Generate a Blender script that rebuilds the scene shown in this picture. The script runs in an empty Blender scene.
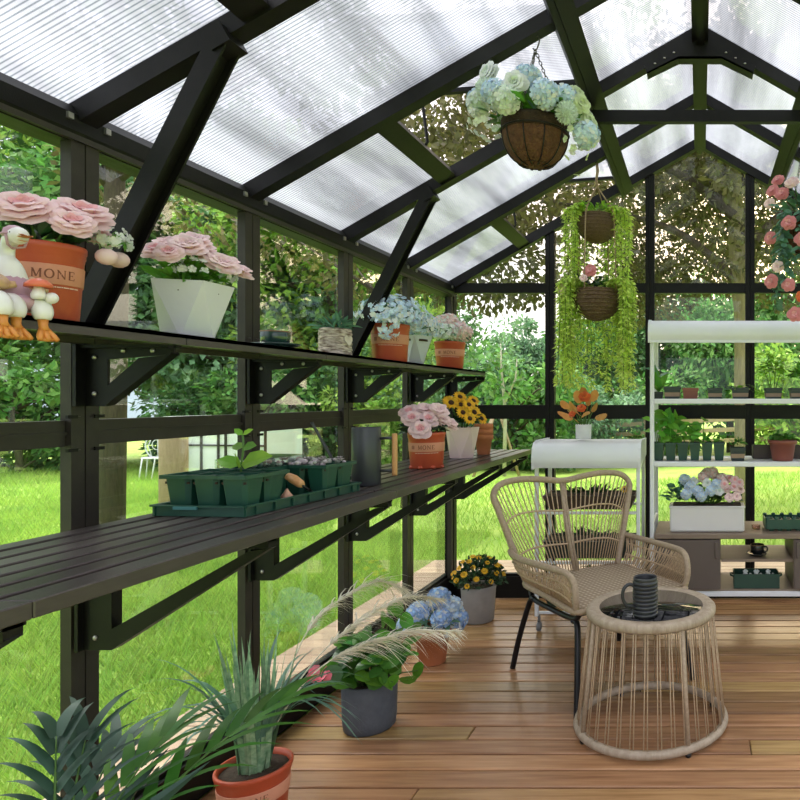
import bpy, math, random
import numpy as np
from mathutils import Vector, Matrix
C = bpy.context.scene.collection
SC = bpy.context.scene
PI = math.pi
R_ = math.radians

# ---------------------------------------------------------------- camera
F_PX = 667.0
CAM_H = 1.22
U0, V0 = 700.0, 398.0
cam_d = bpy.data.cameras.new('camera')
cam_d.sensor_fit = 'HORIZONTAL'
cam_d.sensor_width = 36.0
cam_d.lens = 36.0 * F_PX / 800.0
cam_d.shift_x = -(U0 - 400) / 800.0
cam_d.shift_y = (V0 - 400) / 800.0
cam_d.clip_start = 0.02
cam_d.clip_end = 300
cam = bpy.data.objects.new('camera', cam_d)
C.objects.link(cam)
cam.location = (0, 0, CAM_H)
cam.rotation_euler = (PI / 2, 0, 0)
SC.camera = cam

# ---------------------------------------------------------------- world: bright evening sky, warm glow low ahead
w = bpy.data.worlds.new('sky')
SC.world = w
w.use_nodes = True
nt = w.node_tree
nt.nodes.clear()
def wn(t, **k):
    n = nt.nodes.new(t)
    for a, b in k.items():
        setattr(n, a, b)
    return n
SKY_STRENGTH = 1.55
tc = wn('ShaderNodeTexCoord')
sp = wn('ShaderNodeSeparateXYZ')
nt.links.new(tc.outputs['Generated'], sp.inputs[0])
rp = wn('ShaderNodeValToRGB')
rp.color_ramp.elements[0].position = 0.0
rp.color_ramp.elements[0].color = (0.31, 0.36, 0.41, 1)
rp.color_ramp.elements[1].position = 1.0
rp.color_ramp.elements[1].color = (1.40, 1.34, 1.43, 1)
e = rp.color_ramp.elements.new(0.25)
e.color = (0.49, 0.49, 0.55, 1)
nt.links.new(sp.outputs['Z'], rp.inputs[0])
# soft clouds
nz = wn('ShaderNodeTexNoise')
nz.inputs['Scale'].default_value = 3.2
nz.inputs['Detail'].default_value = 5
nt.links.new(tc.outputs['Generated'], nz.inputs['Vector'])
cr = wn('ShaderNodeMapRange')
cr.inputs[1].default_value = 0.4
cr.inputs[2].default_value = 0.7
cr.inputs[3].default_value = 0.85
cr.inputs[4].default_value = 1.25
nt.links.new(nz.outputs['Fac'], cr.inputs[0])
vm = wn('ShaderNodeVectorMath', operation='SCALE')
nt.links.new(rp.outputs[0], vm.inputs[0])
nt.links.new(cr.outputs[0], vm.inputs['Scale'])
SUN = Vector((0.28, 0.92, 0.27)).normalized()
dt = wn('ShaderNodeVectorMath', operation='DOT_PRODUCT')
dt.inputs[1].default_value = SUN
nt.links.new(tc.outputs['Generated'], dt.inputs[0])
mx = wn('ShaderNodeMath', operation='MAXIMUM')
mx.inputs[1].default_value = 0.0
nt.links.new(dt.outputs['Value'], mx.inputs[0])
def glow(power, col, k):
    p = wn('ShaderNodeMath', operation='POWER')
    nt.links.new(mx.outputs[0], p.inputs[0])
    p.inputs[1].default_value = power
    s = wn('ShaderNodeVectorMath', operation='SCALE')
    s.inputs[0].default_value = (col[0] * k, col[1] * k, col[2] * k)
    nt.links.new(p.outputs[0], s.inputs['Scale'])
    return s
g1 = glow(8, (1.0, 0.60, 0.22), 0.85)
g2 = glow(40, (1.0, 0.70, 0.36), 2.6)
a1 = wn('ShaderNodeVectorMath', operation='ADD')
a2 = wn('ShaderNodeVectorMath', operation='ADD')
nt.links.new(g1.outputs[0], a1.inputs[0])
nt.links.new(g2.outputs[0], a1.inputs[1])
nt.links.new(vm.outputs[0], a2.inputs[0])
nt.links.new(a1.outputs[0], a2.inputs[1])
bg = wn('ShaderNodeBackground')
bg.inputs['Strength'].default_value = SKY_STRENGTH
out = wn('ShaderNodeOutputWorld')
nt.links.new(a2.outputs[0], bg.inputs[0])
nt.links.new(bg.outputs[0], out.inputs[0])

# high soft daylight through thin cloud
sl = bpy.data.lights.new('sun', 'SUN')
sl.energy = 2.2
sl.angle = R_(25)
sl.color = (1.0, 0.96, 0.88)
so = bpy.data.objects.new('sun', sl)
C.objects.link(so)
so.rotation_euler = Vector((0.45, -0.35, -1.0)).to_track_quat('-Z', 'Y').to_euler()
so.location = (-4, 4, 14)

SC.view_settings.view_transform = 'Standard'
SC.view_settings.look = 'None'
SC.view_settings.gamma = 1.0
SC.view_settings.use_curve_mapping = False
SC.view_settings.exposure = 1.05
SC.cycles.transparent_max_bounces = 16
SC.cycles.max_bounces = 12
SC.cycles.diffuse_bounces = 5

# ---------------------------------------------------------------- helpers
def at(u, v, Y):
    return Vector(((u - U0) * Y / F_PX, Y, CAM_H - (v - V0) * Y / F_PX))
def atz(u, v, z):
    Y = F_PX * (CAM_H - z) / (v - V0)
    return Vector(((u - U0) * Y / F_PX, Y, z))

def srgb(r, g, b):
    f = lambda c: (c / 255 / 12.92) if c / 255 <= 0.04045 else ((c / 255 + 0.055) / 1.055) ** 2.4
    return (f(r), f(g), f(b))

MATS = {}
def mat(name, col, rough=0.6, metal=0.0, col2=None, scale=12, bump=0.0, bscale=60, island=0.0,
        trans=0.0, coat=0.0, spec=0.5, stretch=None, wave=None, detail=4):
    """Procedural surface: noise blend of two colours, optional per-leaf variation, bump and leaf translucency."""
    if name in MATS:
        return MATS[name]
    m = bpy.data.materials.new(name)
    m.use_nodes = True
    t = m.node_tree
    b = t.nodes['Principled BSDF']
    o = t.nodes['Material Output']
    b.inputs['Roughness'].default_value = rough
    b.inputs['Metallic'].default_value = metal
    b.inputs['Specular IOR Level'].default_value = spec
    b.inputs['Coat Weight'].default_value = coat
    b.inputs['Coat Roughness'].default_value = 0.15
    if col2 is None:
        col2 = tuple(c * 0.8 for c in col)
    tcn = t.nodes.new('ShaderNodeTexCoord')
    vec = tcn.outputs['Object']
    if stretch:
        mp = t.nodes.new('ShaderNodeMapping')
        mp.inputs['Scale'].default_value = stretch
        t.links.new(vec, mp.inputs['Vector'])
        vec = mp.outputs['Vector']
    if wave:
        n = t.nodes.new('ShaderNodeTexWave')
        n.bands_direction = wave
        n.inputs['Distortion'].default_value = 1.5
        n.inputs['Detail'].default_value = 1
    else:
        n = t.nodes.new('ShaderNodeTexNoise')
        n.inputs['Detail'].default_value = detail
    n.inputs['Scale'].default_value = scale
    t.links.new(vec, n.inputs['Vector'])
    fac = n.outputs['Fac']
    mr = t.nodes.new('ShaderNodeMapRange')
    mr.inputs[1].default_value = 0.3
    mr.inputs[2].default_value = 0.7
    t.links.new(fac, mr.inputs[0])
    mixc = t.nodes.new('ShaderNodeMixRGB')
    mixc.inputs[1].default_value = (*col, 1)
    mixc.inputs[2].default_value = (*col2, 1)
    t.links.new(mr.outputs[0], mixc.inputs[0])
    cout = mixc.outputs[0]
    if island:
        ge = t.nodes.new('ShaderNodeNewGeometry')
        hs = t.nodes.new('ShaderNodeHueSaturation')
        r1 = t.nodes.new('ShaderNodeMapRange')
        r1.inputs[3].default_value = 1 - island
        r1.inputs[4].default_value = 1 + island
        t.links.new(ge.outputs['Random Per Island'], r1.inputs[0])
        t.links.new(r1.outputs[0], hs.inputs['Value'])
        r2 = t.nodes.new('ShaderNodeMapRange')
        r2.inputs[3].default_value = 0.5 - island * 0.05
        r2.inputs[4].default_value = 0.5 + island * 0.05
        wn_ = t.nodes.new('ShaderNodeTexWhiteNoise')
        wn_.noise_dimensions = '1D'
        t.links.new(ge.outputs['Random Per Island'], wn_.inputs['W'])
        t.links.new(wn_.outputs['Value'], r2.inputs[0])
        t.links.new(r2.outputs[0], hs.inputs['Hue'])
        t.links.new(cout, hs.inputs['Color'])
        cout = hs.outputs[0]
    t.links.new(cout, b.inputs['Base Color'])
    if bump:
        n2 = t.nodes.new('ShaderNodeTexNoise')
        n2.inputs['Scale'].default_value = bscale
        n2.inputs['Detail'].default_value = 3
        t.links.new(vec, n2.inputs['Vector'])
        bp = t.nodes.new('ShaderNodeBump')
        bp.inputs['Strength'].default_value = bump
        bp.inputs['Distance'].default_value = 0.01
        t.links.new(n2.outputs['Fac'], bp.inputs['Height'])
        t.links.new(bp.outputs[0], b.inputs['Normal'])
    if trans:
        tr = t.nodes.new('ShaderNodeBsdfTranslucent')
        t.links.new(cout, tr.inputs[0])
        ms = t.nodes.new('ShaderNodeMixShader')
        ms.inputs[0].default_value = trans
        t.links.new(b.outputs[0], ms.inputs[1])
        t.links.new(tr.outputs[0], ms.inputs[2])
        t.links.new(ms.outputs[0], o.inputs[0])
    MATS[name] = m
    return m

def glass_mat(name, tint=(0.93, 0.97, 0.95), boost=1.0, base=0.0, rough=0.0):
    if name in MATS:
        return MATS[name]
    m = bpy.data.materials.new(name)
    m.use_nodes = True
    t = m.node_tree
    t.nodes.clear()
    o = t.nodes.new('ShaderNodeOutputMaterial')
    tr = t.nodes.new('ShaderNodeBsdfTransparent')
    tr.inputs[0].default_value = (*tint, 1)
    gl = t.nodes.new('ShaderNodeBsdfGlossy')
    gl.inputs['Roughness'].default_value = rough
    fr = t.nodes.new('ShaderNodeFresnel')
    ge = t.nodes.new('ShaderNodeNewGeometry')
    io = t.nodes.new('ShaderNodeMapRange')
    io.inputs[3].default_value = 1.5
    io.inputs[4].default_value = 1 / 1.5
    t.links.new(ge.outputs['Backfacing'], io.inputs[0])
    t.links.new(io.outputs[0], fr.inputs[0])
    # faint smears on the pane
    tcn = t.nodes.new('ShaderNodeTexCoord')
    n = t.nodes.new('ShaderNodeTexNoise')
    n.inputs['Scale'].default_value = 3
    t.links.new(tcn.outputs['Object'], n.inputs['Vector'])
    mr = t.nodes.new('ShaderNodeMapRange')
    mr.inputs[3].default_value = boost * 0.85
    mr.inputs[4].default_value = boost * 1.15
    t.links.new(n.outputs['Fac'], mr.inputs[0])
    ml = t.nodes.new('ShaderNodeMath')
    ml.operation = 'MULTIPLY_ADD'
    t.links.new(fr.outputs[0], ml.inputs[0])
    t.links.new(mr.outputs[0], ml.inputs[1])
    ml.inputs[2].default_value = base
    ml.use_clamp = True
    ms = t.nodes.new('ShaderNodeMixShader')
    t.links.new(ml.outputs[0], ms.inputs[0])
    t.links.new(tr.outputs[0], ms.inputs[1])
    t.links.new(gl.outputs[0], ms.inputs[2])
    t.links.new(ms.outputs[0], o.inputs[0])
    MATS[name] = m
    return m

def vnorm(a):
    return a / np.maximum(np.linalg.norm(a, axis=-1, keepdims=True), 1e-9)

def catmull(pts, n=6, closed=False):
    P = [Vector(p) for p in pts]
    out_ = []
    L = len(P)
    rng_ = range(L if closed else L - 1)
    for i in rng_:
        if closed:
            p0, p1, p2, p3 = P[(i - 1) % L], P[i], P[(i + 1) % L], P[(i + 2) % L]
        else:
            p0, p1, p2, p3 = P[max(i - 1, 0)], P[i], P[i + 1], P[min(i + 2, L - 1)]
        for k in range(n):
            t = k / n
            out_.append(0.5 * ((2 * p1) + (-p0 + p2) * t + (2 * p0 - 5 * p1 + 4 * p2 - p3) * t * t + (-p0 + 3 * p1 - 3 * p2 + p3) * t ** 3))
    if not closed:
        out_.append(P[-1])
    return out_

T_DIA = (np.array([(0, 0, 0), (.5, .5, .05), (1, 0, 0), (.5, -.5, .05)]), [(0, 1, 2, 3)])
T_LEAF = (np.array([(0, 0, 0), (.28, .42, .05), (.68, .38, .02), (1, 0, -.1), (.68, -.38, .02), (.28, -.42, .05), (.28, 0, -.02), (.68, 0, -.05)]),
          [(0, 6, 1), (1, 6, 7, 2), (2, 7, 3), (0, 5, 6), (6, 5, 4, 7), (7, 4, 3)])
_a = np.linspace(0, 2 * PI, 11)[:-1] + PI
T_ROUND = (np.vstack([[(.5, 0, -.06)], np.stack([.5 + .5 * np.cos(_a), .5 * np.sin(_a), .05 * np.cos(2 * _a)], 1)]),
           [(0, i + 1, (i + 1) % 10 + 1) for i in range(10)])
T_PETAL = (np.array([(0, 0, 0), (.35, .3, .08), (.8, .5, .1), (1.05, .2, .02), (1.05, -.2, .02), (.8, -.5, .1), (.35, -.3, .08), (.5, 0, .0)]),
           [(0, 7, 1), (1, 7, 2), (2, 7, 3), (3, 7, 4), (4, 7, 5), (5, 7, 6), (6, 7, 0)])

class MB:
    """Collects geometry and links it as one mesh object."""
    def __init__(s):
        s.v = []; s.n = 0; s.f = []
    def add(s, verts, faces, m=0, smooth=False):
        verts = np.asarray(verts, float).reshape(-1, 3)
        by = {}
        for f in faces:
            by.setdefault(len(f), []).append(f)
        for k, ff in by.items():
            s.f.append((np.asarray(ff, np.int64) + s.n, m, smooth))
        s.v.append(verts); s.n += len(verts)
        return s
    def box(s, c, d, m=0, rot=None, taper=1.0):
        x, y, z = [q / 2 for q in d]
        V = [Vector((sx * x * (taper if sz < 0 else 1), sy * y * (taper if sz < 0 else 1), sz * z)) for sx in (-1, 1) for sy in (-1, 1) for sz in (-1, 1)]
        if rot is not None:
            V = [rot @ q for q in V]
        c = Vector(c)
        V = [tuple(q + c) for q in V]
        return s.add(V, [(0, 1, 3, 2), (4, 6, 7, 5), (0, 4, 5, 1), (2, 3, 7, 6), (0, 2, 6, 4), (1, 5, 7, 3)], m)
    def rbox(s, c, d, r=0.004, m=0):
        """box with chamfered vertical and horizontal edges"""
        x, y, z = [q / 2 for q in d]
        r = min(r, x * .9, y * .9, z * .9)
        rings = []
        def ring(zz, ins):
            X, Y = x - ins, y - ins
            rr = max(r - ins, r * .3)
            return [(X - rr, -Y, zz), (X, -Y + rr, zz), (X, Y - rr, zz), (X - rr, Y, zz), (-X + rr, Y, zz), (-X, Y - rr, zz), (-X, -Y + rr, zz), (-X + rr, -Y, zz)]
        rings = ring(-z, r) + ring(-z + r, 0) + ring(z - r, 0) + ring(z, r)
        V = np.array(rings) + np.array(c)
        F = []
        for k in range(3):
            for i in range(8):
                F.append((k * 8 + i, k * 8 + (i + 1) % 8, k * 8 + 8 + (i + 1) % 8, k * 8 + 8 + i))
        F.append(tuple(range(7, -1, -1))); F.append(tuple(range(24, 32)))
        return s.add(V, F, m)
    def bar(s, a, b, wx, wy, m=0, up=(0, 0, 1)):
        """rectangular bar from a to b; wx across, wy along 'up'"""
        a, b = Vector(a), Vector(b)
        d = (b - a).normalized()
        sd = d.cross(Vector(up))
        if sd.length < 1e-5:
            sd = d.cross(Vector((1, 0, 0)))
        sd.normalize()
        u2 = sd.cross(d).normalized()
        V = []
        for p in (a, b):
            for i, j in ((-1, -1), (1, -1), (1, 1), (-1, 1)):
                V.append(p + sd * (i * wx / 2) + u2 * (j * wy / 2))
        return s.add([tuple(q) for q in V], [(3, 2, 1, 0), (4, 5, 6, 7), (0, 1, 5, 4), (1, 2, 6, 5), (2, 3, 7, 6), (3, 0, 4, 7)], m)
    def prism(s, poly, a, b, axis='y', m=0):
        """extrude a 2-D polygon (x,z) along y from a to b (or (y,z) along x, (x,y) along z)"""
        n = len(poly)
        def p3(p, t):
            return (p[0], t, p[1]) if axis == 'y' else ((t, p[0], p[1]) if axis == 'x' else (p[0], p[1], t))
        V = [p3(p, a) for p in poly] + [p3(p, b) for p in poly]
        F = [tuple(range(n)), tuple(range(2 * n - 1, n - 1, -1))]
        F += [(i, i + n, (i + 1) % n + n, (i + 1) % n) for i in range(n)]
        return s.add(V, F, m)
    def tube(s, path, r, seg=8, m=0, closed=False, smooth=True, cap=True):
        P = [Vector(p) for p in path]
        L = len(P)
        rad = r if hasattr(r, '__len__') else [r] * L
        V = []
        prev = None
        for i, p in enumerate(P):
            if closed:
                t = P[(i + 1) % L] - P[(i - 1) % L]
            else:
                t = P[min(i + 1, L - 1)] - P[max(i - 1, 0)]
            if t.length < 1e-9:
                t = Vector((0, 0, 1))
            t.normalize()
            if prev is None:
                ref = Vector((0, 0, 1)) if abs(t.z) < .9 else Vector((1, 0, 0))
                x = t.cross(ref).normalized()
            else:
                x = prev - t * prev.dot(t)
                if x.length < 1e-6:
                    x = t.cross(Vector((0, 0, 1)))
                x.normalize()
            prev = x
            y = t.cross(x)
            for k in range(seg):
                a = 2 * PI * k / seg
                V.append(p + (x * math.cos(a) + y * math.sin(a)) * rad[i])
        F = []
        for i in range(L if closed else L - 1):
            j = (i + 1) % L
            for k in range(seg):
                F.append((i * seg + k, i * seg + (k + 1) % seg, j * seg + (k + 1) % seg, j * seg + k))
        if not closed and cap:
            F.append(tuple(range(seg - 1, -1, -1)))
            F.append(tuple((L - 1) * seg + k for k in range(seg)))
        return s.add([tuple(q) for q in V], F, m, smooth)
    def lathe(s, prof, seg=28, c=(0, 0, 0), m=0, smooth=True, sx=1.0, sy=1.0, rot0=0.0):
        V = []; F = []
        n = len(prof)
        for r, z in prof:
            for k in range(seg):
                a = 2 * PI * k / seg + rot0
                V.append((c[0] + r * math.cos(a) * sx, c[1] + r * math.sin(a) * sy, c[2] + z))
        for i in range(n - 1):
            for k in range(seg):
                F.append((i * seg + k, i * seg + (k + 1) % seg, (i + 1) * seg + (k + 1) % seg, (i + 1) * seg + k))
        if prof[0][0] > 1e-4:
            F.append(tuple(range(seg - 1, -1, -1)))
        if prof[-1][0] > 1e-4:
            F.append(tuple((n - 1) * seg + k for k in range(seg)))
        return s.add(V, F, m, smooth)
    def ball(s, c, r, m=0, seg=14, rings=9, rot=None, smooth=True):
        r = r if hasattr(r, '__len__') else (r, r, r)
        V = []; F = []
        for i in range(rings + 1):
            th = PI * i / rings
            for k in range(seg):
                a = 2 * PI * k / seg
                q = Vector((math.sin(th) * math.cos(a) * r[0], math.sin(th) * math.sin(a) * r[1], math.cos(th) * r[2]))
                if rot is not None:
                    q = rot @ q
                V.append(tuple(q + Vector(c)))
        for i in range(rings):
            for k in range(seg):
                F.append((i * seg + k, (i + 1) * seg + k, (i + 1) * seg + (k + 1) % seg, i * seg + (k + 1) % seg))
        return s.add(V, F, m, smooth)
    def leaves(s, T, P, D, N, L, W, m=0):
        P = np.asarray(P, float); D = vnorm(np.asarray(D, float)); N = np.asarray(N, float)
        n = len(P)
        S = np.cross(D, N)
        bad = np.linalg.norm(S, axis=1) < 1e-4
        S[bad] = np.cross(D[bad], [0.3, 0.8, 0.52])
        S = vnorm(S); N2 = np.cross(S, D)
        L = np.broadcast_to(np.asarray(L, float), (n,)); W = np.broadcast_to(np.asarray(W, float), (n,))
        tv, tf = T
        k = len(tv)
        V = (P[:, None, :] + tv[None, :, 0, None] * (L[:, None, None] * D[:, None, :]) + tv[None, :, 1, None] * (W[:, None, None] * S[:, None, :])
             + tv[None, :, 2, None] * (L[:, None, None] * N2[:, None, :]))
        base = (np.arange(n) * k)[:, None]
        by = {}
        for f in tf:
            by.setdefault(len(f), []).append(f)
        for kk, ff in by.items():
            A = (base[:, :, None] + np.array(ff)[None]).reshape(-1, kk)
            s.f.append((A + s.n, m, False))
        s.v.append(V.reshape(-1, 3)); s.n += n * k
        return s
    def blades(s, P, D, L, W, droop, seg=6, m=0, fold=0.0):
        """long grass-like ribbons that arch under their own weight"""
        P = np.asarray(P, float); D = vnorm(np.asarray(D, float)); n = len(P)
        L = np.broadcast_to(np.asarray(L, float), (n,)); W = np.broadcast_to(np.asarray(W, float), (n,))
        droop = np.broadcast_to(np.asarray(droop, float), (n,))
        S = np.cross(D, [0, 0, 1.0]); bad = np.linalg.norm(S, axis=1) < 1e-3; S[bad] = [1, 0, 0]; S = vnorm(S)
        H = D.copy(); H[:, 2] = 0; H = vnorm(H + 1e-6)
        rows = []
        for i in range(seg + 1):
            t = i / seg
            c = P + D * (L * t)[:, None] + H * (L * droop * t * t * .45)[:, None]
            c[:, 2] -= L * droop * t ** 2.6
            wd = W * (1 - t ** 2.2) * (0.75 + 0.6 * t * (1 - t)) + 1e-4
            rows.append(c - S * wd[:, None] / 2)
            rows.append(c + S * wd[:, None] / 2)
        V = np.stack(rows, 1)
        k = 2 * (seg + 1)
        ff = [(2 * i, 2 * i + 1, 2 * i + 3, 2 * i + 2) for i in range(seg)]
        A = ((np.arange(n) * k)[:, None, None] + np.array(ff)[None]).reshape(-1, 4)
        s.f.append((A + s.n, m, True))
        s.v.append(V.reshape(-1, 3)); s.n += n * k
        return s
    def mesh(s, name, mats):
        me = bpy.data.meshes.new(name)
        V = np.concatenate(s.v) if s.v else np.zeros((0, 3))
        me.vertices.add(len(V)); me.vertices.foreach_set('co', V.astype(np.float32).ravel())
        li = np.concatenate([a.ravel() for a, _, _ in s.f])
        tot = np.concatenate([np.full(len(a), a.shape[1]) for a, _, _ in s.f])
        st = np.concatenate([[0], np.cumsum(tot)[:-1]])
        mi = np.concatenate([np.full(len(a), m_) for a, m_, _ in s.f])
        sm = np.concatenate([np.full(len(a), b_) for a, _, b_ in s.f])
        me.loops.add(len(li)); me.loops.foreach_set('vertex_index', li.astype(np.int32))
        me.polygons.add(len(tot)); me.polygons.foreach_set('loop_start', st.astype(np.int32))
        me.polygons.foreach_set('material_index', mi.astype(np.int32))
        me.polygons.foreach_set('use_smooth', sm.astype(bool))
        for m_ in (mats if isinstance(mats, (list, tuple)) else [mats]):
            me.materials.append(m_)
        me.update(calc_edges=True)
        me.validate()
        return me
    def build(s, name, mats, parent=None, loc=None, label=None):
        o = bpy.data.objects.new(name, s.mesh(name, mats))
        C.objects.link(o)
        if parent is not None:
            o.parent = parent
        if loc is not None:
            o.location = loc
        if label:
            o['label'] = label
        return o

def thing(name, label, cat, loc=(0, 0, 0), rotz=0.0, group=None):
    o = bpy.data.objects.new(name, None)
    C.objects.link(o)
    o.empty_display_size = 0.1
    o.location = loc
    o.rotation_euler = (0, 0, rotz)
    o['label'] = label
    o['category'] = cat
    if group:
        o['group'] = group
    return o
def tag(o, label, cat, group=None, kind=None):
    o['label'] = label
    o['category'] = cat
    if group:
        o['group'] = group
    if kind:
        o['kind'] = kind
    return o
def struct(o, label=None):
    o['kind'] = 'structure'
    if label:
        o['label'] = label
    return o
def sroot(name, label=None):
    o = bpy.data.objects.new(name, None)
    C.objects.link(o)
    return struct(o, label)
def inst(me, name, parent, loc, rot=(0, 0, 0), sc=1.0, label=None):
    o = bpy.data.objects.new(name, me)
    C.objects.link(o)
    o.parent = parent
    o.location = loc
    o.rotation_euler = rot
    o.scale = (sc, sc, sc) if not hasattr(sc, '__len__') else sc
    if label:
        o['label'] = label
    return o

# ---------------------------------------------------------------- shared materials
M_FRAME = mat('black_powder_coat', (0.0045, 0.0042, 0.004), 0.45, 0.0, (0.007, 0.0065, 0.006), 40, 0.05, 300, spec=0.22)
M_FRAME_B = mat('bronze_frame_face', (0.030, 0.025, 0.020), 0.45, 0.0, (0.039, 0.033, 0.026), 25, 0.05, 250, spec=0.3)
M_BENCH = mat('charcoal_aluminium_slats', (0.050, 0.041, 0.039), 0.30, 0.0, (0.062, 0.052, 0.049), 20, 0.04, 250, stretch=(6, 1, 6), spec=0.4)
M_BOLT = mat('zinc_bolt', (0.5, 0.49, 0.46), 0.35, 0.9)
M_WHITE = mat('white_powder_coat', (0.78, 0.80, 0.82), 0.4, 0.0, (0.72, 0.74, 0.77), 6)
M_TERRA = mat('orange_red_plastic_pot', (0.52, 0.085, 0.032), 0.42, 0, (0.44, 0.07, 0.028), 10, 0.05, 120)
M_BAND = mat('salmon_paper_band', (0.62, 0.27, 0.16), 0.6, 0, (0.56, 0.23, 0.13), 14)
M_CLAY = mat('fired_clay', (0.50, 0.17, 0.065), 0.75, 0, (0.42, 0.14, 0.055), 18, 0.15, 90)
M_INK = mat('brown_ink', (0.22, 0.07, 0.035), 0.7)
M_CREAMINK = mat('cream_print', (0.75, 0.52, 0.40), 0.7)
M_SOIL = mat('potting_soil', (0.035, 0.022, 0.014), 0.95, 0, (0.06, 0.04, 0.025), 60, 0.6, 80)
M_GREENPL = mat('dark_green_plastic', (0.010, 0.048, 0.030), 0.4, 0, (0.013, 0.06, 0.036), 15)
M_BLACKPL = mat('black_green_plastic', (0.016, 0.028, 0.026), 0.45, 0, (0.02, 0.034, 0.03), 15)
M_RATTAN = mat('tan_rattan', (0.52, 0.38, 0.245), 0.55, 0, (0.40, 0.28, 0.165), 90, 0.25, 200)
M_RATTAN2 = mat('grey_tan_rattan', (0.43, 0.33, 0.23), 0.55, 0, (0.32, 0.24, 0.155), 90, 0.25, 200)
M_LEAF = mat('mid_green_leaf', (0.085, 0.24, 0.03), 0.45, 0, (0.05, 0.17, 0.022), 20, island=0.35, trans=0.25)
M_LEAFL = mat('lime_leaf', (0.26, 0.50, 0.045), 0.5, 0, (0.18, 0.40, 0.035), 20, island=0.35, trans=0.35)
M_LEAFB = mat('bright_green_leaf', (0.12, 0.34, 0.03), 0.45, 0, (0.08, 0.25, 0.025), 20, island=0.3, trans=0.3)
M_LEAFD = mat('dark_leaf', (0.022, 0.075, 0.022), 0.42, 0, (0.016, 0.055, 0.018), 20, island=0.35, trans=0.15)
M_SAGE = mat('sage_leaf', (0.16, 0.30, 0.17), 0.55, 0, (0.12, 0.24, 0.14), 20, island=0.3, trans=0.2)
M_BLUEGREEN = mat('blue_green_leaf', (0.11, 0.25, 0.16), 0.5, 0, (0.08, 0.20, 0.13), 20, island=0.3, trans=0.15)
M_STEM = mat('green_stem', (0.08, 0.18, 0.03), 0.6)
M_PINKC = mat('rose_heart', (0.92, 0.52, 0.53), 0.6, 0, (0.89, 0.44, 0.46), 30, trans=0.3)
M_PINK = mat('rose_petal', (0.95, 0.76, 0.76), 0.6, 0, (0.92, 0.66, 0.67), 14, trans=0.35)
M_BLUSH = mat('blush_petal', (0.93, 0.76, 0.74), 0.6, 0, (0.90, 0.66, 0.66), 20, island=0.12, trans=0.25)
M_MAUVE = mat('dusty_pink_petal', (0.86, 0.66, 0.66), 0.6, 0, (0.76, 0.54, 0.55), 20, island=0.15, trans=0.25)
M_WHITEP = mat('white_petal', (0.84, 0.86, 0.84), 0.6, 0, (0.76, 0.80, 0.78), 20, island=0.08, trans=0.3)
M_ICE = mat('pale_blue_petal', (0.68, 0.80, 0.93), 0.6, 0, (0.56, 0.72, 0.90), 20, island=0.14, trans=0.25)
M_SKYP = mat('sky_blue_petal', (0.30, 0.48, 0.80), 0.6, 0, (0.42, 0.58, 0.84), 30, island=0.2, trans=0.2)
M_MINTP = mat('mint_petal', (0.78, 0.84, 0.76), 0.6, 0, (0.66, 0.78, 0.72), 20, island=0.14, trans=0.3)
M_GREENP = mat('lime_white_petal', (0.62, 0.72, 0.42), 0.6, 0, (0.70, 0.76, 0.56), 20, island=0.14, trans=0.3)
M_YELLOW = mat('golden_petal', (0.88, 0.56, 0.02), 0.55, 0, (0.84, 0.46, 0.015), 20, island=0.2, trans=0.25)
M_SEED = mat('dark_flower_disc', (0.09, 0.035, 0.012), 0.9, 0, (0.05, 0.02, 0.01), 90, 0.6, 200)
M_ORANGE = mat('orange_petal', (0.80, 0.20, 0.045), 0.55, 0, (0.72, 0.13, 0.04), 20, island=0.2, trans=0.25)
M_AMBER = mat('amber_leaf', (0.72, 0.38, 0.10), 0.5, 0, (0.60, 0.28, 0.07), 16, island=0.25, trans=0.3)
M_MAGENTA = mat('hot_pink_petal', (0.82, 0.10, 0.20), 0.5, 0, (0.86, 0.30, 0.36), 30, trans=0.25)
M_BARK = mat('tree_bark', (0.10, 0.075, 0.05), 0.9, 0, (0.06, 0.045, 0.03), 12, 0.6, 40, stretch=(6, 6, 1))
M_PALEWOOD = mat('pale_weathered_wood', (0.45, 0.33, 0.20), 0.8, 0, (0.36, 0.26, 0.15), 10, 0.3, 60, stretch=(5, 5, 1))
M_BLACKTUBE = mat('black_steel_tube', (0.012, 0.012, 0.014), 0.3, 0.4)
# ---------------------------------------------------------------- greenhouse dimensions
W = 1.525; WI = 1.487; D = 4.07; BAY = 0.61
EAVE = 1.91; RIDGE = 2.79
SLOPE = (RIDGE - EAVE) / W
TH = math.atan(SLOPE)
YS = [D - BAY * k for k in range(8)]          # far gable ... -0.2
YN = YS[-1]
def roofz(x):
    return RIDGE - SLOPE * abs(x)

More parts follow.
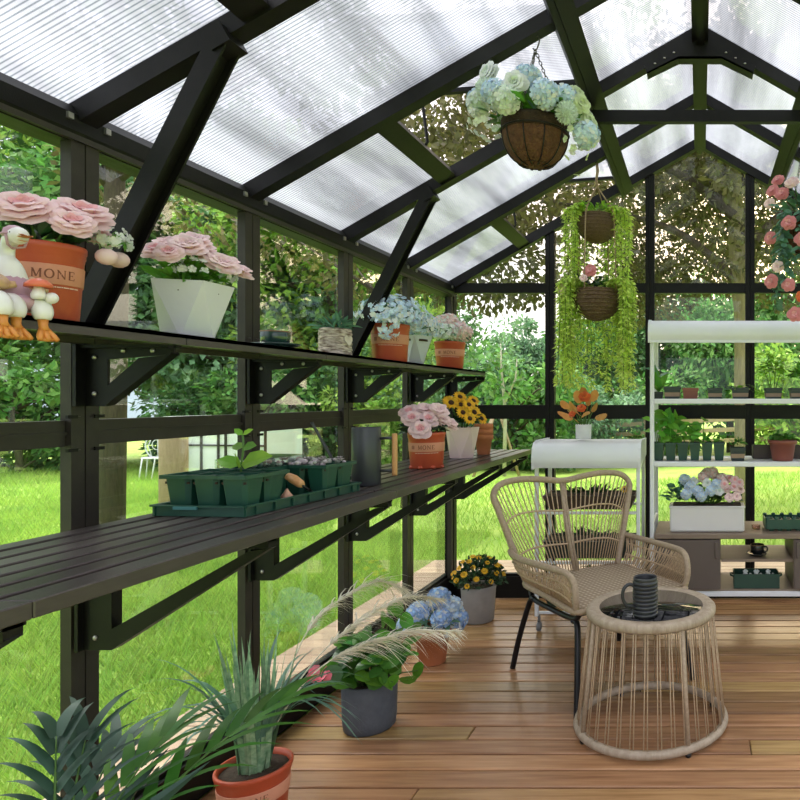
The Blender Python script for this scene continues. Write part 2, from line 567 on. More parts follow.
# ---- floor: deck boards running across the room, bevelled, with real gaps
M_DECK = mat('oiled_deck_boards', (0.43, 0.25, 0.112), 0.27, 0, (0.24, 0.125, 0.050), 2.6, 0.12, 60, island=0.30, stretch=(1.3, 20, 9), coat=0.2, detail=6)
M_DECKOUT = mat('sun_bleached_deck_boards', (0.50, 0.38, 0.26), 0.6, 0, (0.40, 0.28, 0.18), 2.6, 0.12, 60, island=0.15, stretch=(1.2, 9, 9))
M_GAP = mat('dark_joist_void', (0.02, 0.013, 0.008), 0.95)
fb = MB(); fo = MB()
rnd = random.Random(5)
PW = 0.098
y = -0.85
while y < D + 0.95:
    inside = y < D - 0.01
    mb = fb if inside else fo
    x = -1.98 - rnd.random() * 0.6
    cuts = [-1.523, 1.523] if inside else [-2.0, 2.0]
    xs = [cuts[0], cuts[0] + 0.6 + rnd.random() * 1.9, cuts[1]]
    if xs[1] > cuts[1] - .3:
        xs = [cuts[0], cuts[1]]
    for a, b in zip(xs[:-1], xs[1:]):
        mb.rbox(((a + b) / 2, y + PW / 2, -0.012), (b - a - 0.003, PW - 0.010, 0.024), 0.003)
    if inside:
        for s_ in (-1, 1):
            fo.rbox((s_ * 1.80, y + PW / 2, -0.012), (0.40, PW - 0.006, 0.024), 0.003)
    y += PW
fb.box((0, 1.6, -0.045), (3.04, 4.9, 0.03), 1)
fo.box((0, D + 0.47, -0.045), (4.0, 0.9, 0.03), 1)
for s_ in (-1, 1):
    fo.box((s_ * 1.8, 1.6, -0.045), (0.40, 4.9, 0.03), 1)
struct(fb.build('floor', [M_DECK, M_GAP]), 'warm brown timber deck boards running across the room')
struct(fo.build('trim_1', [M_DECKOUT, M_GAP]), 'pale outer deck boards around the greenhouse')

# ---- side walls
M_GLASS = glass_mat('window_glass', (0.95, 0.985, 0.965), 1.5, 0.01)
M_GLASSF = glass_mat('gable_glass', (0.95, 0.975, 0.95), 0.5, 0.0)
win_n = 0
for side, s_ in (('left', -1), ('right', 1)):
    wl = sroot('wall_' + side, 'black framed glass side wall')
    for Y in YS:
        m = MB()
        xc = s_ * (W - 0.010)
        # twin channel post with a seam down the middle
        for k in (-1, 1):
            m.box((xc, Y + k * 0.0195, (0.13 + EAVE) / 2), (0.026, 0.035, EAVE - 0.13), 0)
        m.box((xc + s_ * 0.003, Y, (0.13 + EAVE) / 2), (0.018, 0.072, EAVE - 0.13), 1)
        for z in (1.175, 1.095, 0.66, 0.80, 1.42):
            for k in (-1, 1):
                m.lathe([(0.0, 0.0), (0.006, 0.0)], 6, (xc - s_ * 0.0135, Y + k * 0.02, z), 2)
        for z in (1.175, 1.095):
            for k in (-1, 1):
                m.box((xc - s_ * 0.014, Y + k * 0.036, z), (0.006, 0.026, 0.008), 1)
        m.build('post', [M_FRAME_B, M_FRAME, M_BOLT], wl)
    for a, b in zip(YS[1:], YS[:-1]):
        m = MB()
        m.box((s_ * (W + 0.004), (a + b) / 2, 1.135), (0.03, b - a - 0.078, 0.062), 0)
        m.box((s_ * (W - 0.013), (a + b) / 2, 1.135), (0.006, b - a - 0.078, 0.008), 0)
        m.build('mid_rail', [M_FRAME_B], wl)
        win_n += 1
        g = MB()
        g.box((s_ * (W + 0.024), (a + b) / 2, (0.13 + EAVE) / 2), (0.004, b - a - 0.02, EAVE - 0.13))
        struct(g.build('window_%d' % win_n, [M_GLASS]))
    m = MB()
    # eave beam: gutter profile
    prof = [(W - 0.018, 1.835), (W + 0.05, 1.835), (W + 0.05, 1.90), (W + 0.03, 1.925), (W - 0.012, 1.925), (W - 0.03, 1.90), (W - 0.03, 1.86)]
    m.prism([(s_ * px, pz) for px, pz in prof], YN, D + 0.04, 'y', 0)
    m.box((s_ * (W - 0.024), (YN + D) / 2, 1.845), (0.012, D - YN, 0.014), 1)
    for Y in YS:
        for k in (-1, 1):
            m.box((s_ * (W - 0.033), Y + k * 0.05, 1.89), (0.006, 0.014, 0.014), 2)
    m.build('eave_beam', [M_FRAME, M_FRAME_B, M_BOLT], wl)
    m = MB()
    m.box((s_ * (W + 0.03), (YN + D) / 2, 0.065), (0.06, D - YN + 0.06, 0.13))
    m.box((s_ * (W + 0.03), (YN + D) / 2, 0.135), (0.03, D - YN + 0.06, 0.02))
    struct(m.build('baseboard_' + side, [M_FRAME]))

# ---- far gable
gw = sroot('wall_far', 'black framed glass gable wall')
GX = [-W, -W + BAY, -W + 2 * BAY, -W + 3 * BAY, -W + 4 * BAY, W]
for x in GX:
    m = MB()
    top = roofz(x) - 0.03
    wdt = 0.055
    for k in (-1, 1):
        m.box((x + k * 0.0145, D + 0.012, (0.13 + top) / 2), (0.026, 0.045, top - 0.13))
    m.box((x, D + 0.02, (0.13 + top) / 2), (0.056, 0.03, top - 0.13))
    m.build('post', [M_FRAME], gw)
for x0, x1 in zip(GX[:-1], GX[1:]):
    for z, h in ((1.135, 0.085), (EAVE - 0.02, 0.06)):
        m = MB()
        m.box(((x0 + x1) / 2, D + 0.014, z), (x1 - x0 - 0.05, 0.042, h))
        m.build('cross_rail', [M_FRAME], gw)
    win_n += 1
    g = MB()
    zt0, zt1 = roofz(x0) - .04, roofz(x1) - .04
    poly = [(x0 + .01, 0.13), (x1 - .01, 0.13), (x1 - .01, zt1)] + ([(0, RIDGE - .04)] if x0 < 0 < x1 else []) + [(x0 + .01, zt0)]
    g.prism(poly, D + 0.024, D + 0.028, 'y')
    struct(g.build('window_%d' % win_n, [M_GLASSF]))
m = MB()
m.box((0, D + 0.03, 0.065), (2 * W + .05, 0.06, 0.13))
m.box((0, D + 0.03, 0.135), (2 * W + .05, 0.03, 0.02))
struct(m.build('baseboard_far', [M_FRAME]))

# ---- roof
cl = sroot('ceiling', 'translucent ribbed twin-wall roof on black rafters')
def roof_mat():
    m = bpy.data.materials.new('twinwall_polycarbonate')
    m.use_nodes = True
    t = m.node_tree
    t.nodes.clear()
    L = t.links
    N = t.nodes.new
    o = N('ShaderNodeOutputMaterial')
    tcn = N('ShaderNodeTexCoord')
    sx = N('ShaderNodeSeparateXYZ')
    L.new(tcn.outputs['Object'], sx.inputs[0])
    # internal ribs run down the slope, one every 11 mm
    wv = N('ShaderNodeMath'); wv.operation = 'MULTIPLY'; wv.inputs[1].default_value = 1 / 0.0125
    L.new(sx.outputs['Y'], wv.inputs[0])
    fr = N('ShaderNodeMath'); fr.operation = 'FRACT'
    L.new(wv.outputs[0], fr.inputs[0])
    pp = N('ShaderNodeMath'); pp.operation = 'PINGPONG'; pp.inputs[1].default_value = 0.5
    L.new(fr.outputs[0], pp.inputs[0])
    mr = N('ShaderNodeMapRange'); mr.inputs[1].default_value = 0.06; mr.inputs[2].default_value = 0.24
    mr.inputs[3].default_value = 0.0; mr.inputs[4].default_value = 1.0
    L.new(pp.outputs[0], mr.inputs[0])
    # blurred trees behind the sheet, painted into the tint as bands across the slope
    mp = N('ShaderNodeMapping'); mp.inputs['Scale'].default_value = (7, 0.9, 7)
    L.new(tcn.outputs['Object'], mp.inputs[0])
    nz_ = N('ShaderNodeTexNoise'); nz_.inputs['Scale'].default_value = 1.0; nz_.inputs['Detail'].default_value = 4
    L.new(mp.outputs[0], nz_.inputs[0])
    mr2 = N('ShaderNodeMapRange'); mr2.inputs[1].default_value = 0.35; mr2.inputs[2].default_value = 0.68
    mr2.inputs[3].default_value = 0.48; mr2.inputs[4].default_value = 1.15
    L.new(nz_.outputs[0], mr2.inputs[0])
    mc = N('ShaderNodeMixRGB'); mc.inputs[1].default_value = (0.20, 0.225, 0.255, 1); mc.inputs[2].default_value = (0.50, 0.52, 0.55, 1)
    L.new(mr.outputs[0], mc.inputs[0])
    mm = N('ShaderNodeVectorMath'); mm.operation = 'SCALE'
    L.new(mc.outputs[0], mm.inputs[0]); L.new(mr2.outputs[0], mm.inputs['Scale'])
    tl = N('ShaderNodeBsdfTranslucent'); L.new(mm.outputs[0], tl.inputs[0])
    tr = N('ShaderNodeBsdfTransparent'); L.new(mm.outputs[0], tr.inputs[0])
    gl = N('ShaderNodeBsdfGlossy'); gl.inputs['Roughness'].default_value = 0.25
    gl.inputs[0].default_value = (0.9, 0.93, 0.96, 1)
    m1 = N('ShaderNodeMixShader'); m1.inputs[0].default_value = 0.36
    L.new(tl.outputs[0], m1.inputs[1]); L.new(tr.outputs[0], m1.inputs[2])
    m2 = N('ShaderNodeMixShader'); m2.inputs[0].default_value = 0.08
    L.new(m1.outputs[0], m2.inputs[1]); L.new(gl.outputs[0], m2.inputs[2])
    L.new(m2.outputs[0], o.inputs[0])
    return m
M_POLY = roof_mat()
M_POLYC = glass_mat('clear_polycarbonate_skin', (0.97, 0.98, 0.99), 0.6, 0.0, 0.1)
def slab(mb, x0, x1, y0, y1, s_, lift=0.012, th=0.006, m_top=0, m_rest=1):
    """roof sheet between |x| = x0 (low) and x1 (high) on side s_"""
    n = Vector((s_ * math.sin(TH), 0, math.cos(TH)))
    def q(x, y, k):
        return tuple(Vector((s_ * x, y, roofz(x))) + n * (lift + k * th))
    mb.add([q(x0, y0, 1), q(x0, y1, 1), q(x1, y1, 1), q(x1, y0, 1)], [(0, 1, 2, 3)] if s_ > 0 else [(3, 2, 1, 0)], m_top)
    mb.add([q(x0, y0, 0), q(x0, y1, 0), q(x1, y1, 0), q(x1, y0, 0), q(x0, y0, 1), q(x0, y1, 1), q(x1, y1, 1), q(x1, y0, 1)],
           [(3, 2, 1, 0), (0, 1, 5, 4), (1, 2, 6, 5), (2, 3, 7, 6), (3, 0, 4, 7)], m_rest)
XH, XL = 0.47, 1.08
vent_bays = (0, 2, 4)
for s_ in (-1, 1):
    for i, (a, b) in enumerate(zip(YS[1:], YS[:-1])):
        m = MB()
        vent = (s_ < 0 and i in vent_bays)
        if vent:
            slab(m, W + 0.01, XL, a + .008, b - .008, s_)
            slab(m, XH, 0.02, a + .008, b - .008, s_)
        else:
            slab(m, W + 0.01, 0.02, a + .008, b - .008, s_)
        m.build('roof_panel', [M_POLY, M_POLYC], cl)
        if vent:
            c = MB()
            n = Vector((s_ * math.sin(TH), 0, math.cos(TH)))
            p = Vector((s_ * XL, 0, roofz(XL))) - n * 0.012
            c.bar((p.x, a, p.z), (p.x, b, p.z), 0.075, 0.03, 0, up=n)
            c.build('vent_sill_bar', [M_FRAME], cl)
    for Y in YS:
        m = MB()
        n = Vector((s_ * math.sin(TH), 0, math.cos(TH)))
        lo = Vector((s_ * (W + .02), Y, roofz(W + .02))) - n * 0.012
        hi = Vector((s_ * 0.0, Y, RIDGE)) - n * 0.012
        m.bar(lo, hi, 0.05, 0.045, 0, up=n)
        m.bar(lo + n * .028, hi + n * .028, 0.036, 0.014, 0, up=n)
        m.build('rafter', [M_FRAME], cl)
    # purlin along each slope, a broad Z-profile
    m = MB()
    n = Vector((s_ * math.sin(TH), 0, math.cos(TH)))
    p = Vector((s_ * 0.47, 0, roofz(0.47))) - n * 0.05
    m.bar((p.x, YN, p.z), (p.x, D, p.z), 0.085, 0.016, 0, up=n)
    q = p + Vector((s_ * .038 * math.cos(TH), 0, -.038 * math.sin(TH)))
    m.bar((q.x, YN, q.z) , (q.x, D, q.z), 0.012, 0.05, 0, up=n)
    m.bar((p.x, YN, p.z - .012), (p.x, D, p.z - .012), 0.02, 0.008, 0, up=n)
    m.build('purlin', [M_FRAME], cl)
m = MB()
m.bar((0, YN, RIDGE - .035), (0, D, RIDGE - .035), 0.068, 0.06)
m.bar((0, YN, RIDGE - .07), (0, D, RIDGE - .07), 0.03, 0.02)
m.build('ridge_beam', [M_FRAME], cl)
for Y in (YS[2], YS[6]):
    m = MB()
    m.bar((-0.49, Y, 2.42), (0.49, Y, 2.42), 0.03, 0.05)
    m.build('tie_bar', [M_FRAME], cl)
    m = MB()
    zz = lambda x: roofz(x) - 0.03
    m.prism([(-0.235, zz(.235)), (-0.225, zz(.235) - 0.035), (-0.09, 2.655), (0.09, 2.655), (0.225, zz(.235) - 0.035), (0.235, zz(.235)), (0, zz(0))], Y - 0.034, Y - 0.028)
    m.prism([(-0.225, zz(.235) - 0.035), (-0.09, 2.655), (0.09, 2.655), (0.225, zz(.235) - 0.035), (0.225, zz(.235) - 0.028), (0.09, 2.663), (-0.09, 2.663), (-0.225, zz(.235) - 0.028)], Y - 0.034, Y + 0.02)
    for x in (-0.19, -0.15, -0.11, 0.11, 0.15, 0.19):
        m.lathe([(0.0, 0), (0.006, 0), (0.006, .004), (0, .004)], 6, (x, Y - 0.032, roofz(x) - 0.05), 1)
    m.build('ridge_gusset', [M_FRAME, M_BOLT], cl)
# knee braces from the side posts up to the rafters
for s_ in (-1, 1):
    for Y in (YS[2], YS[4], YS[6]):
        m = MB()
        a = Vector((s_ * (W - 0.035), Y - .015, 1.40)); b = Vector((s_ * 1.145, Y - .015, 2.085))
        m.bar(a, b, 0.05, 0.012, 0, up=(s_, 0, .5))
        for k in (-1, 1):
            m.bar(a + Vector((0, k * .024, 0)), b + Vector((0, k * .024, 0)), 0.006, 0.045, 0, up=(s_, 0, .5))
        m.box((s_ * (W - 0.03), Y - .015, 1.46), (0.02, 0.066, 0.13))
        m.box((s_ * 1.15, Y - .015, 2.08), (0.05, 0.066, 0.05), rot=Matrix.Rotation(s_ * TH, 3, 'Y'))
        m.build('knee_brace', [M_FRAME], cl)

# ---- opening roof vents, propped level
def roof_vent(i, label):
    a, b = YS[i + 1] + .03, YS[i] - .03
    hz = roofz(XH) + 0.035
    t = thing('roof_vent', label, 'roof vent', (-XH, (a + b) / 2, hz), 0, None)
    ln = (XL - XH) / math.cos(TH) - 0.03
    ang = R_(4)
    dx, dz = -math.cos(ang) * ln, -math.sin(ang) * ln
    hw = (b - a) / 2
    f = MB()
    for k in (-1, 1):
        f.bar((0, k * (hw - .012), 0), (dx, k * (hw - .012), dz), 0.024, 0.022)
    f.bar((0, -hw, 0), (0, hw, 0), 0.03, 0.024)
    f.bar((dx, -hw, dz), (dx, hw, dz), 0.03, 0.024)
    f.build('frame', [M_FRAME], t)
    p = MB()
    p.add([(0, -hw, .006), (0, hw, .006), (dx, hw, dz + .006), (dx, -hw, dz + .006)], [(0, 1, 2, 3)], 0)
    p.add([(0, -hw, 0), (0, hw, 0), (dx, hw, dz), (dx, -hw, dz), (0, -hw, .006), (0, hw, .006), (dx, hw, dz + .006), (dx, -hw, dz + .006)],
          [(0, 1, 2, 3), (0, 1, 5, 4), (1, 2, 6, 5), (2, 3, 7, 6), (3, 0, 4, 7)], 1)
    p.build('panel', [M_POLY, M_POLYC], t)
    s = MB()
    foot = Vector((-XL + XH + 0.02, 0, roofz(XL) - hz + 0.0))
    top = Vector((dx * .93, 0, dz - .01))
    s.tube([top, top + Vector((.02, 0, -.02)), foot + Vector((.02, .0, .03)), foot], 0.006, 6)
    s.box(tuple(top), (0.04, 0.05, 0.02))
    s.build('stay_arm', [M_FRAME], t)
roof_vent(0, 'opened roof vent beside the glass gable, propped over the far corner')
roof_vent(2, 'opened roof vent above and beside the pale flower hanging basket')
roof_vent(4, 'opened roof vent over the diagonal brace above the pink rose pots')

# ---- plate bracket with a triangular opening (x out from the wall, z up)
def plate_bracket(mb, out_, top, low, leg, arm, tipz, th=0.007, dg=.34, tip=.085):
    """out_: reach, top: z of shelf underside, low: z of bottom"""
    def P(poly, m=0, t=th):
        mb.prism(poly, -t / 2, t / 2, 'y', m)
    P([(0, top), (leg, top), (leg, low), (0, low)])
    P([(leg, top), (out_, top), (out_, top - tipz), (leg, top - arm)])
    dz = (low + (top - low) * .0)
    P([(leg, low + .0), (leg, low + (top - low) * dg), (out_ - tip, top - arm * .9), (out_ - 0.001, top - tipz)])
    # flanges that give the plate its folded edge
    mb.box((out_ / 2, 0, top - .004), (out_, 0.04, 0.008))
    mb.box((0.004, 0, (top + low) / 2), (0.008, 0.06, top - low))
    mb.bar((leg, 0, low + .004), (out_, 0, top - tipz + .003), 0.026, 0.006, 0, up=(0, 0, 1))
    for x, z in ((leg * .5, top - .03), (leg * .5, low + .03), (out_ * .45, top - .014), (out_ - .05, top - .014)):
        mb.ball((x, -th / 2 - .002, z), (.006, .004, .006), 1, 8, 5)

# ---- upper wall shelf
SHZ = 1.375; SHX = -1.255
sh = thing('wall_shelf', 'long narrow black shelf with triangular brackets fixed along the glass wall', 'shelf', (-WI, 0, 0))
edges = [YN + .05] + [YS[k] for k in (6, 5, 4, 3, 2, 1)] + [3.90]
for a, b in zip(edges[:-1], edges[1:]):
    m = MB()
    dpt = WI + SHX
    m.box((dpt / 2, (a + b) / 2, SHZ - .005), (dpt, b - a - .003, 0.010), 0)
    m.box((dpt - .004, (a + b) / 2, SHZ - .013), (0.008, b - a - .003, 0.026), 0)
    m.box((.004, (a + b) / 2, SHZ - .013), (0.008, b - a - .003, 0.026), 0)
    for k in (1, 2, 3):
        m.box((dpt * k / 4, (a + b) / 2, SHZ + .0005), (0.004, b - a - .004, 0.003), 0)
    m.build('shelf_board', [M_BENCH], sh)
for k in range(0, 7):
    Y = YS[k] if k else 3.985 - .06
    m = MB()
    plate_bracket(m, WI + SHX - .012, SHZ - .027, SHZ - .175, 0.06, 0.035, 0.022)
    o = m.build('bracket', [M_FRAME, M_BOLT], sh)
    o.location = (0, Y - (.02 if k else .0), 0)

# ---- slatted potting bench
BZ = 0.91; BX = -1.02
pb = thing('potting_bench', 'long charcoal slatted bench running below the shelf along the glass wall', 'bench', (-WI, 0, 0))
bd = WI + BX
edges = [YN + .05, YS[5], YS[3], YS[1], 4.03]
for a, b in zip(edges[:-1], edges[1:]):
    m = MB()
    ns = 7
    sw = bd / ns
    for k in range(ns):
        m.rbox((sw * (k + .5) + .002, (a + b) / 2, BZ - .010), (sw - .017, b - a - .002, 0.020), 0.002)
    m.rbox((bd - .005, (a + b) / 2, BZ - .014), (0.012, b - a - .002, 0.028), 0.002)
    for yy in (a + .06, (a + b) / 2, b - .06):
        m.box((bd / 2, yy, BZ - .025), (bd - .01, 0.03, 0.010), 0)
    m.build('slat_top', [M_BENCH], pb)
for k in range(0, 7):
    Y = YS[k] if k else 4.0
    m = MB()
    plate_bracket(m, bd - .015, BZ - .030, BZ - .295, 0.075, 0.032, 0.022, 0.03, .19, .05)
    o = m.build('bracket', [M_FRAME, M_BOLT], pb)
    o.location = (0, Y - (.015 if k else 0), 0)
# ================================================================ outdoors
def smooth01(t):
    t = np.clip(t, 0, 1)
    return t * t * (3 - 2 * t)
def gz(x, y):
    """ground height: the lawn dips gently away beyond the deck"""
    return -0.10 - 0.38 * smooth01((np.asarray(y) - 7) / 12.0) * (1 - smooth01((np.asarray(x) + 1.5) / 6.0)) + 0.05 * np.sin(np.asarray(x) * .7) * smooth01((np.asarray(y) - 5) / 6)
M_LAWN = mat('lawn_turf', (0.22, 0.375, 0.05), 0.9, 0, (0.37, 0.50, 0.08), 1.3, 0.5, 30, detail=6)
M_BLADE = mat('grass_blade', (0.26, 0.44, 0.075), 0.7, 0, (0.44, 0.62, 0.12), 1.1, island=0.3, trans=0.35)
gx, gy = np.meshgrid(np.linspace(-45, 45, 61), np.linspace(-14, 60, 51))
m = MB()
V = np.stack([gx.ravel(), gy.ravel(), gz(gx, gy).ravel()], 1)
nx = 61
m.add(V, [(j * nx + i, j * nx + i + 1, (j + 1) * nx + i + 1, (j + 1) * nx + i) for j in range(50) for i in range(60)], 0, True)
struct(m.build('lawn', [M_LAWN]), 'bright green lawn around the greenhouse')
rg = np.random.default_rng(3)
m = MB()
for (x0, x1, y0, y1, n, L) in ((-4.2, -2.02, 0.2, 6.5, 52000, .085), (-8, -3.8, 2.0, 11, 52000, .10), (-9, 6, 5.1, 12, 42000, .10), (-16, -6, 8, 17, 26000, .13)):
    P = np.stack([rg.uniform(x0, x1, n), rg.uniform(y0, y1, n), np.zeros(n)], 1)
    P[:, 2] = gz(P[:, 0], P[:, 1])
    keep = ~((P[:, 1] < D + 1.0) & (P[:, 0] > -2.02))
    P = P[keep]; n = len(P)
    a = rg.uniform(0, 2 * PI, n)
    Dv = np.stack([np.cos(a) * .55, np.sin(a) * .55, np.ones(n)], 1)
    Nv = np.stack([np.cos(a + 1), np.sin(a + 1), np.zeros(n)], 1)
    m.leaves((np.array([(0, .5, 0), (0, -.5, 0), (1, 0, 0)]), [(0, 1, 2)]), P, Dv, Nv, rg.uniform(.5, 1.2, n) * L, .010 + .04 * (L - .08), 0)
tag(m.build('grass', [M_BLADE]), 'short bright green grass blades over the lawn', 'grass', kind='stuff')

def foliage(mb, rng, centers, radii, n, L, Wd, m=0, flat=0.75, T=T_DIA):
    centers = np.asarray(centers, float); radii = np.asarray(radii, float)
    w_ = radii ** 2; w_ /= w_.sum()
    idx = rng.choice(len(centers), n, p=w_)
    d = vnorm(rng.normal(size=(n, 3)))
    rr = radii[idx] * rng.uniform(0.35, 1.05, n) ** .5
    P = centers[idx] + d * rr[:, None] * [1, 1, flat]
    Dv = vnorm(d + rng.normal(size=(n, 3)) * .8 + [0, 0, -.35])
    Nv = vnorm(d * .6 + rng.normal(size=(n, 3)) * .7 + [0, 0, .8])
    mb.leaves(T, P, Dv, Nv, L * rng.uniform(.6, 1.3, n), Wd * rng.uniform(.7, 1.2, n), m)
def tree_meshes(seed, h, r, base, n, L, trunk_r, blobs=26, pal=None):
    rng = np.random.default_rng(seed)
    cz = (h + base) / 2; rz = (h - base) / 2
    cs = []; rs = []
    for _ in range(blobs):
        d = vnorm(rng.normal(size=3)); k = rng.uniform(.35, .95)
        cs.append([d[0] * r * k, d[1] * r * k, cz + d[2] * rz * k * .95]); rs.append(r * rng.uniform(.26, .46))
    f = MB()
    foliage(f, rng, cs, rs, n, L, L * .52)
    tm = MB()
    pts = [(0, 0, -.3), (.05, .02, h * .2), (-.06, .05, h * .45), (.03, 0, h * .8)]
    path = catmull(pts, 4)
    tm.tube(path, [trunk_r * (1.15 - .95 * i / (len(path) - 1)) for i in range(len(path))], 8)
    for c in cs[:12]:
        z0 = max(base * .6, min(c[2] - .6, h * .6)) if c[2] > base else base * .7
        a = Vector((0, 0, z0)); b = Vector(c)
        tm.tube([a, a.lerp(b, .5) + Vector((0, 0, .15)), b], [trunk_r * .42, trunk_r * .28, trunk_r * .1], 5)
    return f, tm
TF = {
 'mid': mat('tree_leaves_mid', (0.16, 0.34, 0.075), 0.7, 0, (0.09, 0.22, 0.045), .6, island=.45, trans=.3),
 'yel': mat('tree_leaves_yellow_green', (0.36, 0.52, 0.09), 0.7, 0, (0.21, 0.38, 0.06), .6, island=.4, trans=.35),
 'dark': mat('tree_leaves_dark', (0.075, 0.18, 0.05), 0.7, 0, (0.045, 0.12, 0.035), .6, island=.5, trans=.2),
 'grey': mat('tree_leaves_sage', (0.24, 0.40, 0.21), 0.7, 0, (0.14, 0.28, 0.14), .6, island=.45, trans=.25),
 'olive': mat('tree_leaves_olive', (0.17, 0.16, 0.055), 0.7, 0, (0.10, 0.095, 0.035), .8, island=.5, trans=.35),
}
base_trees = {}
def base_tree(key, *a):
    if key not in base_trees:
        f, t = tree_meshes(*a)
        base_trees[key] = (f, t, {})
    return base_trees[key]
def place_tree(name, label, cat, shape, pal, x, y, sc=1.0, rz=0.0, group=None, szk=1.0):
    f, tm, cache = SHAPES[shape]
    if pal not in cache:
        cache[pal] = f.mesh('foliage', [TF[pal]])
    if 't' not in cache:
        cache['t'] = tm.mesh('trunk', [M_BARK])
    t = thing(name, label, cat, (x, y, float(gz(x, y))), rz, group)
    inst(cache[pal], 'foliage', t, (0, 0, 0), sc=(sc, sc, sc * szk))
    inst(cache['t'], 'trunk', t, (0, 0, 0), sc=(sc, sc, sc * szk))
    return t
SHAPES = {}
for k, a in {'tall': (11, 10, 2.9, 0.9, 15000, .26, .22, 34), 'broad': (12, 8.5, 3.3, 0.7, 15000, .26, .25, 34), 'low': (13, 5, 2.2, 0.3, 9000, .22, .14, 22),
             'bush': (14, 2.4, 1.5, 0.05, 5000, .17, .06, 16), 'conifer': (15, 6, 1.4, 0.3, 8000, .22, .12, 22)}.items():
    f, tm = tree_meshes(a[0], a[1], a[2], a[3], a[4], a[5], a[6], a[7])
    SHAPES[k] = (f, tm, {})
TREES = 'trees beyond the lawn'
tl = [
 ('tall', 'mid', -20.5, 13.0, 1.0, 'tall leafy tree at the lawn edge, outermost of the row seen past the two geese'),
 ('broad', 'yel', -17.2, 15.0, 1.0, 'sunlit tree behind the pot of big pink roses'),
 ('tall', 'mid', -14.6, 16.4, 0.95, 'tall green tree behind the foot of the nearest roof brace'),
 ('broad', 'mid', -14.0, 19.5, 1.1, 'broad tree behind the white faceted rose pot'),
 ('tall', 'grey', -11.9, 17.0, 0.9, 'greyish green tree behind the pane between white rose pot and teacup'),
 ('broad', 'mid', -10.4, 20.0, 1.1, 'broad tree behind the teacup on the shelf'),
 ('tall', 'yel', -9.2, 16.8, 0.9, 'yellow green tree behind the birch bark pot'),
 ('broad', 'mid', -9.6, 20.6, 0.8, 'leafy tree behind the pale blue flowers on the shelf'),
 ('low', 'grey', -5.7, 18.5, 0.62, 'low sage coloured tree below the open sky patch'),
 ('conifer', 'grey', -4.4, 16.5, 0.66, 'slim blue green conifer beside the gable corner'),
 ('low', 'mid', -3.3, 19.0, 0.85, 'round green tree behind the trailing hanging plant'),
 ('low', 'dark', -1.4, 20.0, 0.95, 'dark round tree behind the tall white shelving post'),
 ('low', 'mid', 0.9, 19.0, 0.9, 'green tree behind the centre pane of the gable'),
 ('low', 'mid', 3.2, 20.0, 1.0, 'green tree behind the top awning of the shelving'),
 ('low', 'grey', 6.0, 19.0, 0.9, 'pale tree behind the pink rose hanging basket'),
 ('low', 'mid', 10.0, 17.5, 0.8, 'round tree standing past the end of the rail fence'),
]
for i, (shp, pal, x, y, sc, lab) in enumerate(tl):
    place_tree('leafy_tree', lab, 'tree', shp, pal, x, y, sc, i * 1.3, TREES, 1.18 if x > -1.5 else 1.0)
bl = [
 ('mid', -18.6, 11.6, 'green bush at the lawn edge beyond the goose without a toadstool'),
 ('yel', -15.8, 13.4, 'sunny bush at the lawn edge behind the nearest wall pane'),
 ('mid', -13.9, 13.6, 'green bush behind the reflected-trunk post and white chairs'),
 ('dark', -11.2, 15.2, 'dark bush beside the white slatted enclosure'),
 ('mid', -9.2, 14.9, 'green bush behind the seed tray with bulbs'),
 ('dark', -8.2, 15.6, 'dark bush behind the watering can'),
 ('yel', -6.9, 14.9, 'yellow green bush behind the pink roses on the bench'),
 ('grey', -5.6, 15.2, 'pale grey green bush behind the yellow sunflowers'),
 ('mid', -4.1, 14.6, 'green bush behind the stake tripod'),
 ('grey', -2.7, 16.0, 'pale bush behind the rail fence below the trailing plant'),
 ('mid', -0.6, 17.0, 'green bush behind the rail fence between shelving and trunk'),
 ('yel', 2.6, 15.2, 'sunny bush at the fence behind the red brown shelf pot'),
]
for i, (pal, x, y, lab) in enumerate(bl):
    place_tree('shrub', lab, 'bush', 'bush', pal, x, y, 0.9 + .12 * (i % 3), i * .9, 'bushes along the lawn edge', 0.95)

